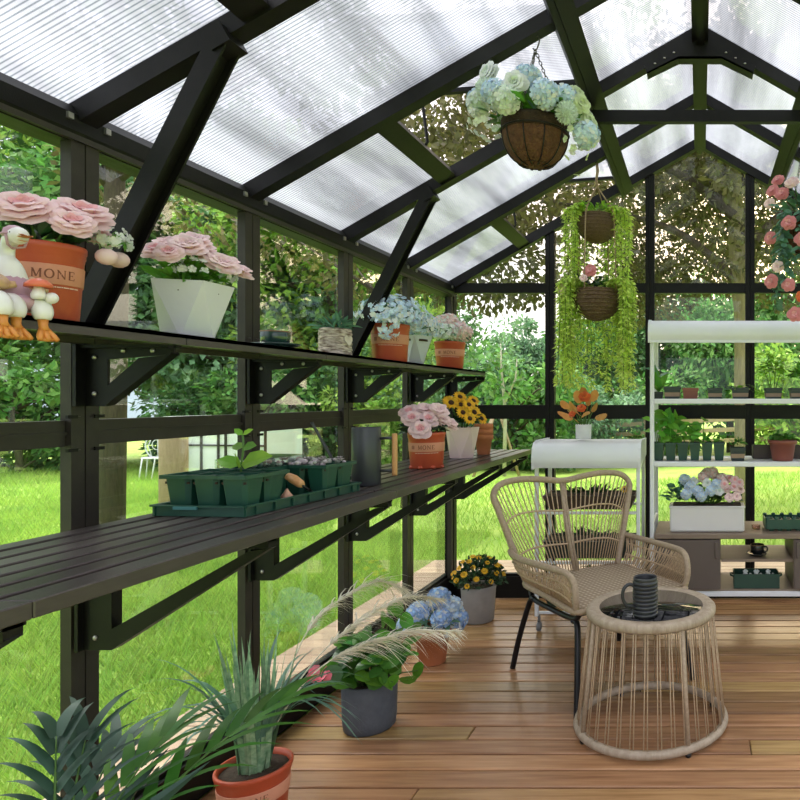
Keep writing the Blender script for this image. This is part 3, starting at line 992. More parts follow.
# big backlit tree whose canopy hangs over the gable
def big_tree():
    rng = np.random.default_rng(21)
    x, y = 0.42, 6.55
    t = thing('shade_tree', 'large tree with pale slim trunk whose sparkling canopy hangs beyond the glass gable', 'tree', (x, y, float(gz(x, y))))
    cs = []; rs = []
    for _ in range(110):
        a = rng.uniform(0, 2 * PI); r = rng.uniform(.5, 3.9)
        cx, cy = r * math.cos(a), r * math.sin(a) * .75 + .9
        if cy < -1.35 or cy > 4.2:
            continue
        cs.append([cx, cy, rng.uniform(2.5, 5.2)]); rs.append(rng.uniform(.35, .75))
    f = MB()
    foliage(f, rng, cs, rs, 62000, .088, .048, 0, .7)
    f.build('foliage', [TF['olive']], t)
    tm = MB()
    path = catmull([(0, 0, -.2), (0, 0, 1.2), (.0, .02, 2.2), (-.06, .05, 3.0), (-.12, .1, 4.4), (-.2, .2, 5.6)], 5)
    rad = [0.085] * 6 + [.09] * 5 + [.11 - .006 * i for i in range(len(path) - 11)]
    tm.tube(path, [max(q, .03) for q in rad[:len(path)]], 10)
    tm.build('trunk', [mat('lichen_pale_trunk', (0.30, 0.26, 0.12), 0.9, 0, (0.20, 0.17, 0.08), 8, 0.5, 40, stretch=(4, 4, 1))], t)
    b = MB()
    for (p0, p1, p2, r0) in (((0, 0, 2.4), (-.7, .1, 3.0), (-1.9, .2, 3.3), .06), ((-.04, .03, 2.7), (.6, .1, 3.3), (1.6, .3, 3.6), .06), ((-.08, 0, 3.1), (-.9, .2, 3.7), (-2.6, .4, 4.0), .06),
                             ((-.1, .1, 3.4), (.9, .3, 4.2), (2.4, .5, 4.7), .055), ((0, 0, 2.9), (-.3, .6, 3.6), (-.9, 1.6, 4.2), .05), ((-.05, 0, 3.0), (.3, .8, 3.8), (1.0, 2.0, 4.4), .05)):
        pt = catmull([p0, p1, p2], 5)
        b.tube(pt, [r0 * (1 - .75 * i / (len(pt) - 1)) for i in range(len(pt))], 6)
    b.build('branch_work', [M_BARK], t)
    return t
big_tree()
def overhang(x, y, seed, label, pal='olive', z=(2.6, 4.0), n=4200, spread=1.5):
    rng = np.random.default_rng(seed)
    t = thing('garden_tree', label, 'tree', (x, y, float(gz(x, y))))
    cs = [[rng.normal() * spread * .6, rng.normal() * spread * .5, rng.uniform(*z)] for _ in range(20)]
    f = MB()
    foliage(f, rng, cs, rng.uniform(.3, .65, 20), n, .12, .06, 0, .7)
    f.build('foliage', [TF[pal]], t)
    tm = MB()
    tm.tube([(0, 0, -.2), (.05, 0, z[0] * .6), (-.05, .05, z[1])], [.09, .075, .03], 8)
    for c in cs[:9]:
        tm.tube([(0, 0, z[0] * .8), ((c[0]) * .5, c[1] * .5, c[2] * .85), tuple(c)], [.035, .025, .01], 5)
    tm.build('trunk', [M_BARK], t)
overhang(-3.6, 8.2, 31, 'rusty leaved tree hanging over the corner of the gable', 'olive', (3.0, 4.4), 3600, 1.6)
overhang(-4.6, 5.2, 32, 'green tree hanging over the roof eave beside the open vents', 'mid', (3.7, 5.6), 6500, 1.9)
overhang(-6.6, 3.2, 33, 'green tree arching over the upper wall panes near the geese', 'mid', (3.4, 5.2), 6500, 1.9)

# timber rail fence
def rail_fence():
    A = Vector((-3.6, 17.5, 0)); B = Vector((5.5, 13.2, 0))
    t = thing('rail_fence', 'brown timber post-and-rail fence across the far end of the lawn', 'fence', (A.x, A.y, 0))
    n = 9
    pts = []
    for i in range(n):
        p = A.lerp(B, i / (n - 1)) - A
        z = -.30 + .62 * i / (n - 1)
        pts.append(Vector((p.x, p.y, z)))
        m = MB(); m.box((p.x, p.y, z + .28), (.11, .11, 1.2))
        m.build('post', [M_PALEWOOD], t)
    for h in (.25, .50, .74):
        m = MB()
        for a, b in zip(pts[:-1], pts[1:]):
            m.bar(a + Vector((0, -.07, h)), b + Vector((0, -.07, h)), .04, .10)
        m.build('rail', [M_PALEWOOD], t)
rail_fence()
# white slatted enclosure
M_WPANEL = mat('white_enclosure_panel', (0.72, 0.75, 0.72), 0.5, 0, (0.62, 0.67, 0.63), 4)
def enclosure():  # solid box standing in for a grid door mirrored in the glass
    x, y = -8.75, 12.6
    t = thing('garden_enclosure', 'low white panelled enclosure with dark bars beyond the bench, in place of a mirrored door', 'enclosure', (x, y, float(gz(x, y))), R_(-8))
    m = MB(); m.box((0, 0, .55), (2.0, .9, 1.1)); m.build('panels', [M_WPANEL], t)
    m = MB()
    for k in (-1, -.62, -.3, .05, .2, .5, .75, 1):
        m.box((k, -.46, .55), (.035, .03, 1.1))
    for z in (.02, .62, 1.08):
        m.box((0, -.46, z), (2.0, .03, .03))
    m.build('bars', [M_FRAME_B], t)
    m = MB(); m.box((0, 0, 1.12), (2.1, 1.0, .05)); m.build('lid', [M_WPANEL], t)
enclosure()
def post_out():  # solid post added where the glass mirrors the tree trunk
    x, y = -5.05, 6.4
    m = MB()
    m.lathe([(.115, -.2), (.115, 1.03), (.10, 1.05), (0, 1.055)], 16)
    o = m.build('garden_post', [M_PALEWOOD], None, (x, y, float(gz(x, y))))
    tag(o, 'stout round pale post, added for a reflected tree trunk, behind the seed tray', 'post')
post_out()
M_WIRON = mat('white_wrought_iron', (0.8, 0.83, 0.82), 0.5)
def bistro(x, y, rz, label):
    t = thing('bistro_chair', label, 'chair', (x, y, float(gz(x, y))), rz, 'white garden chairs')
    m = MB()
    m.tube([(.19 * math.cos(a) , .17, .62 + .24 * math.sin(a)) for a in np.linspace(0, 2 * PI, 21)[:-1]], .014, 5, closed=True)
    for k in (-.09, 0, .09):
        m.tube([(k, .17, .42), (k * 1.6, .17, .62), (k * .8, .17, .84)], .009, 5)
    m.tube([(.09 * math.cos(a), .17, .64 + .1 * math.sin(a)) for a in np.linspace(0, 2 * PI, 13)[:-1]], .009, 5, closed=True)
    m.build('backrest', [M_WIRON], t)
    m = MB(); m.lathe([(.2, .40), (.2, .42), (0, .425)], 16); m.build('seat', [M_WIRON], t)
    for sx in (-1, 1):
        for sy in (-1, 1):
            m = MB(); m.tube([(sx * .14, sy * .14, .41), (sx * .18, sy * .18, 0)], .013, 5)
            m.build('leg', [M_WIRON], t)
bistro(-10.1, 12.35, .4, 'white ornate metal garden chair further from the slatted enclosure, partly behind the round post')
bistro(-9.55, 12.0, -.3, 'white ornate metal garden chair beside the slatted enclosure')
def tripod():
    x, y = -3.95, 13.0
    z0 = float(gz(x, y))
    t = thing('stake_tripod', 'three pale wooden stakes propping a young tree past the end of the bench', 'tree stakes', (x, y, z0))
    for (dx, dy) in ((-.62, .1), (-.36, -.4), (.35, .3)):
        m = MB(); m.tube([(dx, dy, -.05), (dx * .02, dy * .02, 1.35)], .028, 6)
        m.build('stake', [M_PALEWOOD], t)
    t2 = thing('young_tree', 'young tree with slim pale stem between the wooden stakes', 'tree', (x + .12, y + .05, z0))
    m = MB(); m.tube([(0, 0, -.1), (.02, 0, 1.3), (-.05, 0, 2.0), (-.1, .1, 2.6)], [.04, .035, .025, .01], 6)
    m.tube([(0, 0, 1.4), (.22, 0, 1.9), (.25, 0, 2.3)], [.025, .02, .01], 6)
    m.build('trunk', [mat('pale_sapling_bark', (.5, .47, .36), .8)], t2)
    rng = np.random.default_rng(5)
    m = MB(); foliage(m, rng, [(-.1, .1, 2.5), (.25, 0, 2.2), (.05, 0, 2.9)], [.3, .28, .3], 260, .12, .06)
    m.build('foliage', [TF['grey']], t2)
tripod()
# ================================================================ flower and pot builders
def rose_mesh(seed, outer, inner, R=0.05, name='rose'):
    rng = random.Random(seed)
    mb = MB()
    layers = [(3, .08, .24, .62, .02, 1), (4, .14, .40, .70, .06, 1), (5, .20, .60, .72, .14, 0), (6, .26, .80, .66, .26, 0), (6, .28, .98, .46, .36, 0), (5, .28, 1.04, .22, .30, 0)]
    for li, (n, r0, r1, h, curl, mi) in enumerate(layers):
        ph0 = rng.random() * 6
        for k in range(n):
            phi = ph0 + 2 * PI * k / n + rng.uniform(-.12, .12)
            hw = PI / n * (1.35 + rng.uniform(-.1, .15))
            rr1 = r1 * rng.uniform(.9, 1.08); hh = h * rng.uniform(.9, 1.1)
            V = []; NU, NV = 6, 5
            for j in range(NV):
                v = j / (NV - 1)
                for i in range(NU):
                    u = -1 + 2 * i / (NU - 1)
                    edge = 1 - .22 * u * u * v
                    rad = (r0 + (rr1 - r0) * (v ** 1.5)) * edge
                    z = hh * math.sin(min(v * 1.25, 1) * PI / 2) * (1 - .12 * u * u) - curl * .5 * max(0, v - .55) ** 1.2 + .03 * math.sin(u * 5 + k) * v
                    a = phi + u * hw * (.55 + .45 * math.sin(v * PI * .8))
                    V.append((rad * math.cos(a) * R, rad * math.sin(a) * R, (z - .1) * R))
            F = [(j * NU + i, j * NU + i + 1, (j + 1) * NU + i + 1, (j + 1) * NU + i) for j in range(NV - 1) for i in range(NU - 1)]
            mb.add(V, F, mi, True)
    mb.ball((0, 0, .22 * R), (.14 * R, .14 * R, .26 * R), 1, 8, 6)
    # calyx
    mb.lathe([(.0, -.25 * R), (.22 * R, -.1 * R), (.28 * R, .06 * R)], 8, (0, 0, 0), 2)
    return mb.mesh(name, [outer, inner, M_STEM])
def cluster_mesh(seed, mats, R=0.05, n=60, fl=0.016, dome=-.3, name='flower_head'):
    """ball of small four-petalled florets"""
    rng = np.random.default_rng(seed)
    mb = MB()
    i = np.arange(n) + .5
    z = 1 - i / n * (1 - dome)
    th = PI * (1 + 5 ** .5) * i
    d = np.stack([np.sqrt(1 - z * z) * np.cos(th), np.sqrt(1 - z * z) * np.sin(th), z], 1)
    c = d * R * rng.uniform(.74, 1.08, (n, 1))
    t1 = vnorm(np.cross(d, rng.normal(size=(n, 3))))
    t2 = np.cross(d, t1)
    for k in range(4):
        a = k * PI / 2
        D = t1 * math.cos(a) + t2 * math.sin(a) + d * .25
        mb.leaves(T_PETAL, c, D, d, fl, fl * .95, k % len(mats) if len(mats) > 1 and k > 2 else 0)
    mb.ball((0, 0, 0), (R * .62,) * 3, 0, 10, 7)
    return mb.mesh(name, mats)
def daisy_mesh(seed, petal, disc, R=0.03, n=14, name='daisy'):
    rng = np.random.default_rng(seed)
    mb = MB()
    for ring, (rr, tilt) in enumerate(((1.0, .12), (.82, .35))):
        a = np.arange(n) * 2 * PI / n + ring * PI / n + rng.normal(size=n) * .06
        D = np.stack([np.cos(a), np.sin(a), np.full(n, tilt)], 1)
        P = D * R * .25; P[:, 2] = .001 * ring
        mb.leaves(T_LEAF, P, D, np.tile([0, 0, 1.], (n, 1)), R * .8 * rr, R * .36, 0)
    mb.lathe([(R * .34, -.002), (R * .36, R * .08), (R * .22, R * .17), (0, R * .19)], 12, (0, 0, 0), 1)
    return mb.mesh(name, [petal, disc])
def pompon_mesh(seed, m_, R=0.04, n=170, name='pompon'):
    rng = np.random.default_rng(seed)
    mb = MB()
    i = np.arange(n) + .5
    z = 1 - i / n * 1.5
    th = PI * (1 + 5 ** .5) * i
    d = np.stack([np.sqrt(np.maximum(0, 1 - z * z)) * np.cos(th), np.sqrt(np.maximum(0, 1 - z * z)) * np.sin(th), z], 1)
    mb.leaves(T_LEAF, d * R * .55, d + rng.normal(size=d.shape) * .12, rng.normal(size=d.shape), R * .5, R * .2, 0)
    mb.ball((0, 0, 0), R * .62, 0, 10, 7)
    return mb.mesh(name, [m_])
RM = {}
def rmesh(key, fn):
    if key not in RM:
        RM[key] = fn()
    return RM[key]
def face_rot(d):
    """rotation that points a flower's local +z along d"""
    return Vector(d).to_track_quat('Z', 'Y').to_euler()

SER = {  # simple serif letter strokes on a unit box: (x0,z0,x1,z1,width)
 'M': [(.08, 0, .08, 1, .10), (.10, 1, .5, .08, .15), (.5, .08, .9, 1, .08), (.92, 0, .92, 1, .15), (-.04, .02, .22, .02, .06), (.78, .02, 1.06, .02, .06), (-.04, .98, .16, .98, .06), (.84, .98, 1.06, .98, .06)],
 'N': [(.1, 0, .1, 1, .08), (.08, .97, .9, .05, .15), (.9, 0, .9, 1, .08), (-.04, .02, .24, .02, .06), (-.04, .98, .16, .98, .06), (.76, .98, 1.04, .98, .06)],
 'E': [(.16, 0, .16, 1, .16), (.02, .03, .84, .03, .07), (.02, .97, .8, .97, .07), (.16, .52, .58, .52, .07), (.82, .03, .84, .24, .07), (.78, .97, .80, .78, .07), (.58, .42, .58, .62, .06)],
 'O': [(.5 + .46 * math.cos(a), .5 + .5 * math.sin(a), .5 + .46 * math.cos(a + .45), .5 + .5 * math.sin(a + .45), .09 + .07 * abs(math.cos(a + .2))) for a in np.arange(0, 2 * PI, .4)],
}
def wrap_text(mb, word, rad_at, z, h, phi, lw=0.8, gap=0.28, m=0, bend=True):
    """letters raised a hair off a round pot; phi = heading of the text's centre"""
    total = len(word) * lw * h + (len(word) - 1) * gap * h
    x = -total / 2
    for ch in word:
        for (x0, z0, x1, z1, wd) in SER[ch]:
            p0 = np.array([x + x0 * lw * h, z0 * h]); p1 = np.array([x + x1 * lw * h, z1 * h])
            d = p1 - p0; L = np.linalg.norm(d); d = d / max(L, 1e-9); nn = np.array([-d[1], d[0]]) * wd * h / 2
            V = []
            for q in (p0 - nn, p1 - nn, p1 + nn, p0 + nn):
                zz = z + q[1]; r = rad_at(zz) + .0007
                a = phi + q[0] / r
                V.append((r * math.cos(a), r * math.sin(a), zz))
            mb.add(V, [(0, 1, 2, 3)], m)
        x += lw * h + gap * h
def shell(r0, r1, h, th=.004, foot=.0, n=0, lipr=0, liph=0):
    """outer+inner profile of an open pot"""
    prof = [(0.0, 0.0), (r0 * .97, 0.0), (r0, .004)]
    if lipr:
        hh = h - liph
        rl = r0 + (r1 - r0) * hh / h
        prof += [(rl, hh), (r1 + lipr, hh + .002), (r1 + lipr, h - .003), (r1 + lipr - .003, h)]
    else:
        prof += [(r1, h - .003), (r1 - .001, h)]
    prof += [(r1 - th, h), (r1 - th - .001, h - .012), (r0 + (r1 - r0) * .5 - th, h * .5)]
    return prof
def soil_disc(t, r, z, m_=None):
    m = MB(); m.lathe([(r, z - .01), (r, z), (r * .6, z + .004), (0, z + .006)], 20)
    return m.build('soil', [m_ or M_SOIL], t)
def band_pot(t, r_top, r_bot, h, phi, word='MONE', feet=False):
    """orange-red pot with a thick rim, paper band and printed word"""
    m = MB()
    m.lathe([(0, 0), (r_bot * .96, 0), (r_bot, .004), (r_bot + (r_top - r_bot) * .80, h * .80), (r_top * .985, h * .81), (r_top * .99, h * .845), (r_top * 1.01, h * .855), (r_top * 1.01, h * .91),
             (r_top * 1.035, h * .92), (r_top * 1.04, h * .985), (r_top * 1.02, h), (r_top * .96, h), (r_top * .93, h * .9), (r_bot * .9, h * .5)], 36)
    if feet:
        for k in range(8):
            a = k * PI / 4
            m.ball((r_bot * .97 * math.cos(a), r_bot * .97 * math.sin(a), .006), (.012, .012, .008), 0, 8, 5)
    o = m.build('pot', [M_TERRA], t)
    ra = lambda z: r_bot + (r_top - r_bot) * z / h + .0012
    b = MB()
    z0, z1 = h * .47, h * .72
    b.lathe([(ra(z0), z0), (ra(z0) + .0004, z0 + .001), (ra(z1) + .0004, z1 - .001), (ra(z1), z1)], 36)
    b.build('label_band', [M_BAND], o)
    x = MB()
    lh = h * .11
    wrap_text(x, word, ra, (z0 + z1) / 2 - lh * .5, lh, phi, m=0)
    # small square rosette ahead of the word
    span = 4 * .8 * lh + 3 * .28 * lh
    pr = phi - (span / 2 + lh * 1.5) / ra(h * .6)
    for i in (-1, 0, 1):
        for j in (-1, 0, 1):
            rr = ra(h * .6) + .0008
            zc = (z0 + z1) / 2 + j * lh * .3
            a = pr + i * lh * .3 / rr
            da = lh * .12 / rr
            x.add([(rr * math.cos(a - da), rr * math.sin(a - da), zc - lh * .12), (rr * math.cos(a + da), rr * math.sin(a + da), zc - lh * .12), (rr * math.cos(a + da), rr * math.sin(a + da), zc + lh * .12), (rr * math.cos(a - da), rr * math.sin(a - da), zc + lh * .12)], [(0, 1, 2, 3)], 0)
    # row of tiny print below the band
    for k in range(-11, 12):
        rr = ra(h * .43) + .0006
        a = phi + k * .06; da = .018 + .008 * ((k * 7) % 3)
        zc = h * .435
        x.add([(rr * math.cos(a - da), rr * math.sin(a - da), zc - .0012), (rr * math.cos(a + da), rr * math.sin(a + da), zc - .0012), (rr * math.cos(a + da), rr * math.sin(a + da), zc + .0012), (rr * math.cos(a - da), rr * math.sin(a - da), zc + .0012)], [(0, 1, 2, 3)], 1)
    x.build('printed_lettering', [M_INK, M_CREAMINK], o)
    soil_disc(t, r_top * .92, h * .9)
    return o
def faceted_pot(t, r_top, r_bot, h, m_, n=5, rot=0.0, label=None):
    m = MB()
    V = []
    for k in range(n):
        a = rot + 2 * PI * k / n
        V.append((r_top * math.cos(a), r_top * math.sin(a), h))
    for k in range(n):
        a = rot + 2 * PI * (k + .5) / n
        V.append((r_bot * math.cos(a), r_bot * math.sin(a), 0))
    F = []
    for k in range(n):
        F.append((n + k, (k + 1) % n, k)); F.append((n + k, n + (k + 1) % n, (k + 1) % n))
    F.append(tuple(range(2 * n - 1, n - 1, -1)))
    ni = len(V)
    for k in range(n):
        a = rot + 2 * PI * k / n
        V.append((r_top * .92 * math.cos(a), r_top * .92 * math.sin(a), h)); 
    for k in range(n):
        a = rot + 2 * PI * k / n
        V.append((r_top * .86 * math.cos(a), r_top * .86 * math.sin(a), h * .8))
    for k in range(n):
        F.append((k, (k + 1) % n, ni + (k + 1) % n, ni + k)); F.append((ni + k, ni + (k + 1) % n, ni + n + (k + 1) % n, ni + n + k))
    m.add(V, F)
    o = m.build('pot', [m_], t, label=label)
    soil_disc(t, r_top * .78, h * .88)
    return o
def stems(t, pts, z0, r=.0025, m_=None, name='stems', spread=.25):
    m = MB()
    for p in pts:
        a = Vector((p[0] * spread, p[1] * spread, z0)); b = Vector(p)
        m.tube([a, a.lerp(b, .55) + Vector((0, 0, .012)), b], r, 5)
    return m.build(name, [m_ or M_STEM], t)
def leaf_burst(t, rng, c, rad, n, L, Wd, m_, up=.4, T=T_LEAF, name='foliage', z0=None):
    """leaves radiating through a low dome round c"""
    m = MB()
    d = vnorm(rng.normal(size=(n, 3))); d[:, 2] = np.abs(d[:, 2]) * .9 - .15
    P = np.array(c) + d * np.array(rad) * rng.uniform(.35, 1, (n, 1))
    D = vnorm(d * [1, 1, .5] + rng.normal(size=(n, 3)) * .35 + [0, 0, up - .2])
    N = vnorm(rng.normal(size=(n, 3)) * .4 + [0, 0, 1])
    m.leaves(T, P - D * L * .3, D, N, L * rng.uniform(.65, 1.2, n), Wd * rng.uniform(.7, 1.15, n))
    return m.build(name, [m_], t)
def flowers(t, mesh_list, pts, sizes, name, ctr, tilt=.6, rng=None, face=(.35, -.55, 0)):
    for i, p in enumerate(pts):
        d = (Vector(p) - Vector(ctr)).normalized() * tilt + Vector((0, 0, 1 - tilt * .6)) + Vector(face)
        s_ = sizes[i % len(sizes)] if hasattr(sizes, '__len__') else sizes
        e = face_rot(d)
        inst(mesh_list[i % len(mesh_list)], name, t, p, e, s_)
rng = np.random.default_rng(77)
def star_spray(t, c, rad, n, size, mats, name='blossom_spray', zmin=-.3):
    m = MB()
    d = vnorm(rng.normal(size=(n, 3))); d[:, 2] = np.maximum(d[:, 2], zmin)
    P = np.array(c) + d * np.array(rad) * rng.uniform(.75, 1.08, (n, 1))
    mi = rng.integers(0, len(mats), n)
    t1 = vnorm(np.cross(d + rng.normal(size=d.shape) * .3, rng.normal(size=(n, 3))))
    t2 = np.cross(vnorm(d), t1)
    for k in range(5):
        a = 2 * PI * k / 5
        D = t1 * math.cos(a) + t2 * math.sin(a) + d * .25
        for q in range(len(mats)):
            s_ = mi == q
            m.leaves(T_PETAL, P[s_], D[s_], d[s_], size, size * .9, q)
    return m.build(name, mats, t)
ROSE = rmesh('rose', lambda: rose_mesh(1, M_PINK, M_PINKC, 1.0))
ROSE2 = rmesh('rose2', lambda: rose_mesh(2, M_BLUSH, M_PINK, 1.0))
ROSEW = rmesh('rosew', lambda: rose_mesh(3, M_WHITEP, M_MINTP, 1.0))
ROSEG = rmesh('roseg', lambda: rose_mesh(4, M_GREENP, M_GREENP, 1.0))
ROSEM = rmesh('rosem', lambda: rose_mesh(5, M_MAUVE, M_PINKC, 1.0))
ROSEP = rmesh('rosep', lambda: rose_mesh(6, mat('coral_pink_petal', (.80, .34, .36), .6, 0, (.72, .24, .27), 14, trans=.3), M_PINKC, 1.0))
ROSEO = rmesh('roseo', lambda: rose_mesh(7, M_ORANGE, M_ORANGE, 1.0))
HYD = {k: rmesh('h' + k, (lambda mm: (lambda: cluster_mesh(len(mm.name), [mm, M_WHITEP] if k != 'x' else [mm], 1.0, 52, .44)))(mm)) for k, mm in {'ice': M_ICE, 'blue': M_SKYP, 'blush': M_BLUSH, 'white': M_WHITEP, 'mint': M_MINTP, 'mauve': M_MAUVE}.items()}
POM = rmesh('pom', lambda: pompon_mesh(8, M_MINTP, 1.0))
DAISY = rmesh('daisy', lambda: daisy_mesh(9, M_YELLOW, M_SEED, 1.0))
MUM = rmesh('mum', lambda: daisy_mesh(10, M_YELLOW, M_YELLOW, 1.0, 12))

# ================================================================ upper shelf, from the near end
SZ = SHZ + .002
# 1 big pink roses
t = thing('rose_pot', 'orange-red banded pot of large pink roses beside the goose figurines', 'potted flowers', (-1.375, 1.395, SZ), 0, 'plants on the upper shelf')
PH = math.atan2(-1.395, 1.375)
band_pot(t, .067, .057, .162, PH + .30)
leaf_burst(t, rng, (0, 0, .175), (.075, .075, .05), 40, .055, .03, M_LEAFD)
pts = [(.02, -.055, .215), (.055, .03, .225), (-.05, -.09, .205), (.03, .075, .195), (-.06, .02, .22), (.085, -.025, .195)]
stems(t, pts, .14)
flowers(t, [ROSE], pts, [.052, .055, .05, .045, .046, .04], 'rose', (0, 0, .12))
# buds and small white sprays at the side
m = MB()
for k, p in enumerate([(.085, .055, .150), (.062, .112, .155)]):
    m.ball(p, (.02, .02, .018), 0, 10, 7)
m.build('bud', [M_BLUSH], t)
leaf_burst(t, rng, (.06, .085, .185), (.03, .045, .03), 60, .03, .008, M_LEAFB, .3, T_DIA, 'small_foliage')
star_spray(t, (.068, .09, .195), (.024, .04, .03), 34, .0095, [M_WHITEP], 'white_spray')['kind'] = 'stuff'

# geese
M_GWHITE = mat('glazed_white', (0.78, 0.77, 0.74), 0.3, 0, (.72, .71, .68), 8, coat=.3)
M_GPINK = mat('mauve_glaze', (0.50, 0.30, 0.36), 0.4, 0, (.44, .26, .32), 30)
M_GORANGE = mat('orange_glaze', (0.68, 0.27, 0.05), 0.4, 0, (.6, .22, .04), 20)
M_GRED = mat('toadstool_glaze', (0.70, 0.16, 0.07), 0.35, 0, (.62, .12, .06), 20)
M_GBROWN = mat('cream_sleeve_glaze', (0.62, 0.40, 0.22), 0.5)
def goose(x, y, label, mush=True):
    t = thing('goose_figurine', label, 'figurine', (x, y, SZ), -.32, 'goose figurines on the shelf edge')
    b = MB()
    path = catmull([(-.028, 0, .006), (-.03, 0, .03), (-.026, 0, .058), (-.022, .0, .085), (-.030, 0, .108), (-.026, 0, .130), (-.008, 0, .146), (.010, 0, .146), (.020, 0, .142)], 4)
    rk = np.interp(np.linspace(0, 1, len(path)), [0, .12, .25, .38, .5, .62, .75, .88, 1], [.020, .036, .033, .022, .0125, .0115, .0155, .0165, .008])
    b.tube(path, list(rk), 14)
    b.build('body', [M_GWHITE], t)
    m = MB()
    m.lathe([(.047, .012), (.045, .02), (.036, .05), (.026, .072), (.020, .082), (.018, .080)], 18, (-.024, 0, 0), 0)
    m.ball((.012, 0, .018), (.032, .036, .016), 0, 12, 8)
    m.build('dress', [M_GPINK], t)
    m = MB()
    m.lathe([(.0175, -.006), (.0185, .0), (.016, .010), (.008, .016), (0, .018)], 14, (-.006, 0, .150), 0)
    m.tube([(.003 * 0 - .006 + .018 * math.cos(a), .018 * math.sin(a), .149) for a in np.linspace(0, 2 * PI, 17)[:-1]], .0028, 6, closed=True)
    m.tube([(.002, .017, .146), (.0, .013, .128), (-.012, 0, .124), (.0, -.013, .128), (.002, -.017, .146)], .0025, 5)
    m.build('bonnet', [M_GPINK], t)
    m = MB()
    m.leaves(T_LEAF, [(.014, 0, .146)], [(1, 0, -.05)], [(0, 0, 1)], .036, .022)
    m.lathe([(.0095, 0), (.0085, .012), (.005, .026), (0, .032)], 10, (0, 0, 0), 0)
    m.v[-1][:] = m.v[-1] @ np.array([[0, 0, -.2], [0, 1, 0], [1, 0, 0]]) * [1, 1.0, .55] + [.016, 0, .143]
    m.lathe([(.007, 0), (.006, .010), (.003, .02), (0, .024)], 10, (0, 0, 0), 0)
    m.v[-1][:] = m.v[-1] @ np.array([[0, 0, -.2], [0, 1, 0], [1, 0, -.35]]) * [1, 1, .6] + [.016, 0, .137]
    m.build('beak', [M_GORANGE], t)
    for s_ in (-1, 1):
        m = MB(); m.ball((.010, s_ * .0135, .150), .0026, 0, 8, 6)
        m.build('eye', [M_BLACKTUBE], t)
    for s_ in (-1, 1):
        m = MB()
        pth = catmull([(-.024, s_ * .032, .070), (-.008, s_ * .042, .055), (.014, s_ * .032, .048), (.024, s_ * .012, .052)], 4)
        m.tube(pth, list(np.interp(np.linspace(0, 1, len(pth)), [0, .4, 1], [.008, .012, .006])), 8, 0)
        m.build('wing_sleeve', [M_GBROWN], t)
        m = MB()
        m.ball((-.03, s_ * .036, .04), (.028, .010, .020), 0, 10, 7, Matrix.Rotation(.5, 3, 'Y'))
        m.build('wing', [M_GWHITE], t)
        m = MB()
        pth = catmull([(-.004, s_ * .02, .016), (.026, s_ * .021, .019), (.040, s_ * .021, .006), (.042, s_ * .021, -.012)], 4)
        m.tube(pth, list(np.interp(np.linspace(0, 1, len(pth)), [0, .5, .8, 1], [.014, .0165, .0165, .012])), 10)
        lg = m.build('leg', [M_GWHITE], t)
        m = MB()
        m.tube([(.042, s_ * .021, -.010), (.043, s_ * .021, -.024), (.047, s_ * .021, -.034)], [.009, .0075, .008], 8)
        base = [(.040, s_ * .021)]
        for k, dy in enumerate((-.014, 0, .014)):
            m.tube([(.044, s_ * .021 + dy * .2, -.030), (.054, s_ * .021 + dy * .8, -.044), (.061, s_ * .021 + dy, -.052)], [.006, .0055, .0042], 6)
        m.add([(.044, s_ * .021, -.031), (.060, s_ * .021 - .014, -.052), (.061, s_ * .021, -.053), (.060, s_ * .021 + .014, -.052), (.041, s_ * .021, -.034), (.056, s_ * .021 - .013, -.054), (.057, s_ * .021, -.055), (.056, s_ * .021 + .013, -.054)],
              [(0, 1, 2), (0, 2, 3), (4, 6, 5), (4, 7, 6), (0, 4, 5, 1), (1, 5, 6, 2), (2, 6, 7, 3), (3, 7, 4, 0)], 0, True)
        m.build('webbed_foot', [M_GORANGE], lg)
    if mush:
        m = MB()
        m.lathe([(.011, -.024), (.012, -.016), (.007, 0)], 12, (.046, .012, .050), 0)
        m.ball((.052, .030, .030), (.012, .011, .011), 0, 10, 7)
        mu = m.build('toadstool', [M_GWHITE], t)
        m = MB()
        m.lathe([(.006, -.002), (.022, -.003), (.021, .004), (.012, .012), (0, .015)], 16, (.046, .012, .051), 0)
        m.build('cap', [M_GRED], mu)
    t.scale = (.93, .93, .97)
    return t
goose(SHX - .008, 1.232, 'white goose figurine in mauve bonnet and dress holding a red toadstool on the shelf edge')
goose(SHX - .008, 1.160, 'white goose figurine cut off by the picture edge, without a toadstool', False)

# 2 white faceted pot with blush roses
M_POTW = mat('white_ceramic', (0.66, 0.67, 0.69), 0.45, 0, (.62, .63, .66), 5, 0.05, 60)
M_POTP = mat('pale_pink_ceramic', (0.74, 0.56, 0.54), 0.45, 0, (.70, .52, .50), 5, 0.05, 60)
M_POTG = mat('pale_grey_ceramic', (0.50, 0.53, 0.55), 0.5, 0, (.46, .49, .51), 5, 0.05, 60)
t = thing('rose_pot', 'white faceted pot of blush pink roses standing alone between the first two wall posts', 'potted flowers', (-1.375, 1.80, SZ), 0, 'plants on the upper shelf')
faceted_pot(t, .098, .062, .150, M_POTW, 5, .62)
leaf_burst(t, rng, (0, 0, .165), (.075, .085, .06), 75, .06, .03, M_LEAFB)
pts = [(.01, .0, .255), (.0, .045, .232), (.05, .065, .215), (.03, -.05, .235), (.03, -.11, .205), (-.05, .0, .245), (.045, .115, .20), (-.04, -.06, .22), (.075, .01, .20)]
stems(t, pts, .13)
flowers(t, [ROSE2, ROSE, ROSE2], pts, [.046, .042, .038, .044, .034], 'rose', (0, 0, .12))
star_spray(t, (.03, 0, .185), (.07, .10, .025), 44, .010, [M_WHITEP], 'white_spray')['kind'] = 'stuff'

